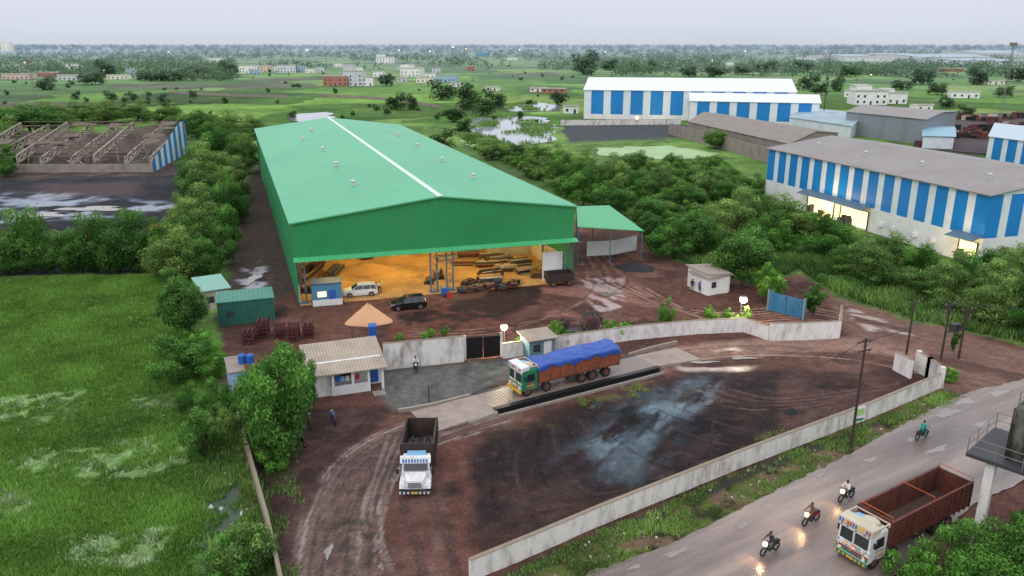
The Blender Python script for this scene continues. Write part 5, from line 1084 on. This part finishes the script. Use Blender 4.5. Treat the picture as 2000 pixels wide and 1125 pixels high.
for t_ in [(455,292,90,66,'broadB'),(405,282,90,58,'broadA'),(500,272,60,40,'broadB'),(355,272,80,50,'broadD'),(440,335,100,78,'broadF'),(478,340,64,66,'broadB'),(420,378,110,84,'broadB'),(390,358,80,66,'hedge'),(462,392,72,68,'broadD'),(405,425,110,92,'broadB'),(455,435,66,72,'hedge'),(395,478,108,94,'broadD'),(440,490,74,80,'hedge'),(345,548,112,90,'broadB'),(400,545,80,72,'hedge'),(350,462,50,50,'shrubA'),(330,500,50,46,'shrubA'),(425,450,80,80,'hedge'),(370,505,80,70,'shrubC'),(440,400,60,60,'broadA'),(425,520,80,60,'shrubC'),(375,430,60,60,'shrubA'),(470,420,50,44,'shrubC'),(380,390,60,56,'shrubC'),(430,305,90,60,'hedge'),(470,315,70,54,'shrubA')]: tpx(*t_,'leafy tree standing beside green warehouse wall',G1)
G2='trees along the black yard'
for t_ in [(60,528,110,112,'hedge'),(135,530,84,76,'hedge'),(190,528,108,104,'hedge'),(262,530,114,108,'hedge'),(312,528,84,92,'broadF'),(12,535,64,60,'hedge'),(100,532,74,56,'shrubC'),(228,532,80,66,'shrubC'),(160,534,70,50,'shrubC'),(290,534,70,50,'shrubC'),(35,535,60,44,'shrubC')]: tpx(*t_,'dark green tree at the field edge',G2)
for u,vb in((300,526),(322,526),(205,526)):
    q=P(u,vb);cl=[((random.uniform(-2.4,2.4),random.uniform(-1.5,1.5),random.uniform(4.5,6.8)),.7) for _ in range(9)];V,sh=leaves(u,cl,160,.13);o=mk('flowering_creeper',npmesh('flowering_creeper',V,4,[LY],sh),None,q);tag(o,'yellow blossom clusters among dark tree foliage','blossom','yellow blossom clusters')
tpx(548,892,172,212,'broadE','large green tree beside gate office')
tpx(500,850,90,120,'broadE','green tree beside wash-room');tpx(540,918,72,50,'shrubB','low bright bush under the large tree');tpx(598,800,62,104,'broadE','green tree before the office')
for t_ in [(365,655,100,105,'broadA'),(350,585,70,50,'shrubC'),(350,745,120,88,'broadF'),(405,735,80,64,'broadF'),(400,895,96,94,'shrubC'),(440,870,70,80,'shrubA'),(430,820,80,70,'shrubD'),(480,1125,130,110,'shrubA'),(450,1150,120,90,'shrubD'),(525,1085,50,50,'shrubA'),(385,680,60,45,'shrubB'),(330,700,60,50,'shrubB'),(378,800,60,50,'shrubD')]: tpx(*t_,'leafy bush along the field boundary','bushes along the field boundary')
for t_ in [(60,262,120,52,'broadA'),(110,250,90,44,'broadB'),(20,300,90,60,'broadB'),(205,240,90,36,'broadB'),(270,236,80,32,'broadD'),(35,330,60,40,'shrubC'),(10,345,60,40,'shrubC'),(160,236,70,32,'broadB'),(330,245,70,36,'broadB')]: tpx(*t_,'tree behind the derelict shed','trees behind the derelict shed')
G3='dense scrub east of the warehouse'
poly=PX([(1085,320),(1180,340),(1400,330),(1480,385),(1545,465),(1660,500),(1860,565),(2050,600),(2050,655),(1880,628),(1780,596),(1640,556),(1560,512),(1490,540),(1310,490),(1262,442),(1190,402),(1130,388),(1010,335),(960,300)])
px_=[p.x for p in poly];py_=[p.y for p in poly];pts=[];tries=0
while len(pts)<225 and tries<20000:
    tries+=1;x=random.uniform(min(px_),max(px_));y=random.uniform(min(py_),max(py_))
    if fbm(np.array([x]),np.array([y]),16,91)[0]<.41: continue
    if pip([(p.x,p.y) for p in poly],np.array([x]),np.array([y]))[0] and all((x-a_)**2+(y-b_)**2>5 for a_,b_ in pts): pts.append((x,y))
for x,y in pts:
    k=random.random()
    if k<.27: s=random.uniform(3.6,7);tree(x,y,s,s*random.uniform(.45,.65),random.choice(['broadA','broadB','broadF','broadD','hedge']),'tree rising from dense green scrub',G3)
    else: s=random.uniform(1.4,3.8);tree(x,y,s,s*random.uniform(.7,1.1),random.choice(['shrubA','shrubC','shrubD','shrubD','shrubA']),'dense scrub bush on rough ground',G3)
for t_ in [(1450,558,120,105,'broadA'),(1310,505,90,70,'broadF'),(1270,470,60,50,'broadA'),(1360,500,90,80,'broadA'),(1500,590,60,66,'broadC'),(1588,618,52,78,'tall'),(1140,402,90,70,'broadF'),(1190,420,60,50,'broadA'),(1430,480,120,90,'broadD'),(1530,470,130,80,'broadB'),(1610,500,110,80,'broadF'),(1700,560,110,80,'broadB'),(1800,560,100,80,'broadF'),(1850,600,110,90,'broadD'),(1940,640,110,90,'broadB'),(1990,650,90,100,'broadF'),(1930,560,110,70,'broadF'),(1985,540,100,60,'broadB'),(1395,290,50,34,'broadA'),(1245,330,60,30,'broadB'),(1050,320,60,34,'broadB'),(1100,345,70,40,'broadF'),(1740,520,90,60,'broadB'),(1650,540,80,60,'hedge'),(1880,560,90,60,'hedge')]: tpx(*t_,'large leafy tree among scrub',G3)
G4='young plants along the boundary wall'
for u,v,w_,h_ in((1300,642,40,54),(1388,634,30,42),(1450,640,44,34),(1340,646,26,26),(1205,660,40,34),(1225,655,34,30),(1170,665,26,24),(1100,675,34,30),(1120,672,28,32),(1070,672,28,30),(1140,668,24,26),(890,692,16,44),(870,655,20,16),(830,662,20,14),(780,664,22,12),(840,657,20,16),(1420,626,24,22),(1020,672,24,18),(1260,655,26,26),(1410,640,22,20),(1085,650,30,26),(1190,648,34,26),(1360,640,22,20)): tpx(u,v,w_,h_,random.choice(['shrubB','shrubB','shrubD']),'young bright green plant beside white wall',G4)
for t_ in [(1770,1150,110,90,'shrubB'),(1830,1160,130,110,'shrubD'),(1900,1170,150,140,'broadE'),(1960,1160,140,150,'broadA'),(2010,1130,120,130,'broadA'),(1850,745,40,30,'shrubB'),(1862,690,20,60,'tall'),(2005,1050,60,60,'broadB')]: tpx(*t_,'dense roadside bush beside the hopper','roadside bushes')
MD=[(775,215,50,26),(800,214,40,24),(755,168,34,24),(860,195,60,30),(905,215,60,40),(940,225,50,34),(885,238,50,26),(960,210,50,28),(1155,146,70,36),(1130,140,40,26),(1190,138,40,22),(1090,205,44,26),(215,198,26,16),(260,196,22,14),(320,200,24,14),(378,192,22,16),(150,195,22,14),(330,158,60,20),(290,158,50,20),(380,152,70,22),(200,150,60,26),(440,146,60,22),(100,175,60,20),(180,165,60,24),(1010,302,40,20),(905,262,40,30),(870,290,60,30),(1000,312,60,26),(960,312,50,26),(1235,140,30,16),(1270,138,30,16),(1345,150,40,20),(1395,150,50,20),(1660,150,50,22),(1600,185,40,24),(1580,175,50,24),(1640,178,40,24),(1800,165,50,30),(1830,185,50,24),(1900,165,60,26),(1850,210,40,18),(1990,160,60,30),(1960,190,40,22),(1560,140,60,18),(1500,140,60,16),(1450,145,50,16),(1880,225,40,16),(1760,175,50,18)]
for u,v,w_,h_ in MD: tpx(u,v,w_,h_,random.choice(['distA','distB']),'tree standing among distant green fields','scattered field trees')
for i in range(180):
    v=random.uniform(128,240)
    u=random.uniform(-20,2020)
    if 1080<u<2020 and v>160: continue
    s=random.uniform(1.2,3.4);q=P(u,v);tree(q.x,q.y,s,s*.85,random.choice(['distA','distB']),'low shrub growing in distant green fields','scattered field shrubs')
r=np.random.default_rng(5);cl=[]
for i in range(13000):
    v=95+ (r.random()**1.5)*64
    u=r.uniform(-60,2060)
    belt=.13*math.sin(v*.75+u*.004)
    thr=(.34 if v<118 else (.41 if (u<460 or u>1060) else .58))+belt
    if v>137 and u>460 and not(1200<u<2060 and v<150): continue
    if fbm(np.array([u*1.]),np.array([v*11.]),150,60)[0]<thr: continue
    if any(abs(u-h_[0])<h_[2]*.75+5 and -4<v-h_[1]<9 for h_ in HL): continue
    q=P(u,v);s=r.uniform(4,8.5)*(1 if v>105 else 1.3);cl.append(((q.x,q.y,s*.42),s*.85))
for i in range(1500):
    u=r.uniform(-60,2060);v=r.uniform(90.5,98);q=P(u,v);cl.append(((q.x,q.y,5),13 if v>94 else 22))
V,sh=leaves(9,cl,len(cl)*28,1.8);V[:,2]=np.maximum(V[:,2],0)
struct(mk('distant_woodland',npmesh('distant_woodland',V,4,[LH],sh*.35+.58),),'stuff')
# ------------------------------------------------------------ grass stuff
def tufts(name,px,n,h,wd,mt,seed,clump=None,fall=True,excl=(),lean=.35,B=3):
    poly=[(p.x,p.y) for p in PX(px)];r=np.random.default_rng(seed);xs_=[p[0] for p in poly];ys_=[p[1] for p in poly];x0,x1,y0,y1=max(-85,min(xs_)),min(110,max(xs_)),min(ys_),max(ys_)
    x=r.uniform(x0,x1,n*6);y=y0+(y1-y0)*r.random(n*6)**(1.3 if fall else 1);k=pip(poly,x,y);x=x[k];y=y[k]
    vis=np.abs(x)<y*.72+14;x=x[vis];y=y[vis]
    if clump: kk=fbm(x,y,clump[0],seed)>clump[1];x=x[kk];y=y[kk]
    for q in excl:
        kk=pip([(p.x,p.y) for p in PX(q)],x+(fbm(x,y,4,5)-.5)*5,y+(fbm(x,y,4,77)-.5)*5)&(fbm(x,y,1.0,38)>.54);x=x[~kk];y=y[~kk]
    x=x[:n];y=y[:n];n=len(x);big=fbm(x,y,5,seed+3)
    x=np.repeat(x,B);y=np.repeat(y,B);bg_=np.repeat(big,B);N_=len(x);a=r.uniform(0,6.28,N_);hh=h*(.5+.8*r.random(N_))*(.6+.8*bg_);ww=wd*(.6+.8*r.random(N_))
    x=x+r.normal(0,.12,N_);y=y+r.normal(0,.12,N_);tx=np.cos(a)*ww;ty=np.sin(a)*ww;lx=r.normal(0,lean,N_)*hh;ly=r.normal(0,lean,N_)*hh
    z=np.zeros(N_)-.03
    V=np.stack([np.stack([x-tx,y-ty,z],1),np.stack([x+tx,y+ty,z],1),np.stack([x+lx,y+ly,hh],1)],1).reshape(-1,3)
    sh=np.repeat((.42+1.05*bg_)*(.65+.7*r.random(N_)),3);return struct(mk(name,npmesh(name,V,3,[mt],sh)),'stuff')
DITCH=[(395,870),(475,860),(530,1000),(570,1200),(420,1200),(390,1000)]
tufts('field_grass',FIELD,95000,.32,.05,LG,1,excl=list(PALE)+[DITCH])
for i,q in enumerate(PALE): tufts('pale_water_weeds',q,1000,.2,.06,LW,40+i,(.8,.54),False,B=2,lean=.8)
tufts('pale_water_weeds',FIELD,900,.3,.05,LW,60,(1.2,.66),True,B=2,lean=.8)
tufts('ditch_reeds',DITCH,1600,.5,.05,LC,9,(3,.5))
tufts('verge_grass',VERGE,11000,.24,.045,LC,2,(1.7,.47))
for i in(0,1,4): tufts('pond_reeds',PONDS[i],1100 if i<4 else 3500,1.2,.22,LC,70+i,(9,.56 if i<4 else .5),False)
tufts('scrub_grass',[(960,300),(1180,335),(1400,310),(1500,385),(1560,470),(1860,550),(2100,600),(2100,690),(1900,648),(1780,622),(1640,575),(1560,525),(1490,556),(1305,502),(1262,447),(1190,405),(1125,390)],60000,1.1,.14,LC,3,None,False)
tufts('yard_weeds',[(1120,780),(1250,745),(1270,765),(1150,800)],400,.12,.035,LC,4,(2,.5))
tufts('yard_weeds',[(1470,850),(1640,800),(1600,840),(1480,880)],300,.12,.035,LC,5,(2,.52))
tufts('gutter_weeds',[(470,850),(540,850),(600,1000),(580,1180),(540,1180)],900,.25,.05,LC,6,(3,.5))
def stones(name,px,n,s0,mt,seed):
    poly=[(p.x,p.y) for p in PX(px)];r=np.random.default_rng(seed);xs_=[p[0] for p in poly];ys_=[p[1] for p in poly]
    x=r.uniform(max(-40,min(xs_)),min(60,max(xs_)),n*3);y=r.uniform(min(ys_),max(ys_),n*3);k=pip(poly,x,y)&(fbm(x,y,3,seed)>.45);x=x[k][:n];y=y[k][:n];n=len(x)
    s=s0*(.4+1.2*r.random(n)**2);a=r.uniform(0,6.28,n);V=[]
    c=[np.stack([x+np.cos(a+t)*s*(.7+.6*r.random(n)),y+np.sin(a+t)*s*(.7+.6*r.random(n)),np.zeros(n)],1) for t in(0,2.1,4.2)];tp_=np.stack([x,y,s*.9],1)
    for i,j in((0,1),(1,2),(2,0)): V.append(np.stack([c[i],c[j],tp_],1))
    V=np.concatenate(V).reshape(-1,3);return struct(mk(name,npmesh(name,V,3,[mt])),'stuff')
stones('loose_gravel',YARD,5000,.05,mat('stone_brown',lin((104,86,78)),var=.4),3)
stones('litter',VERGE,300,.1,mat('litter_white',lin((200,198,190)),var=.3),5)
stones('litter',[(380,900),(450,880),(500,1000),(420,1020)],60,.22,mat('litter_pale',lin((210,215,215)),var=.2),6)
print('TREES',NT)
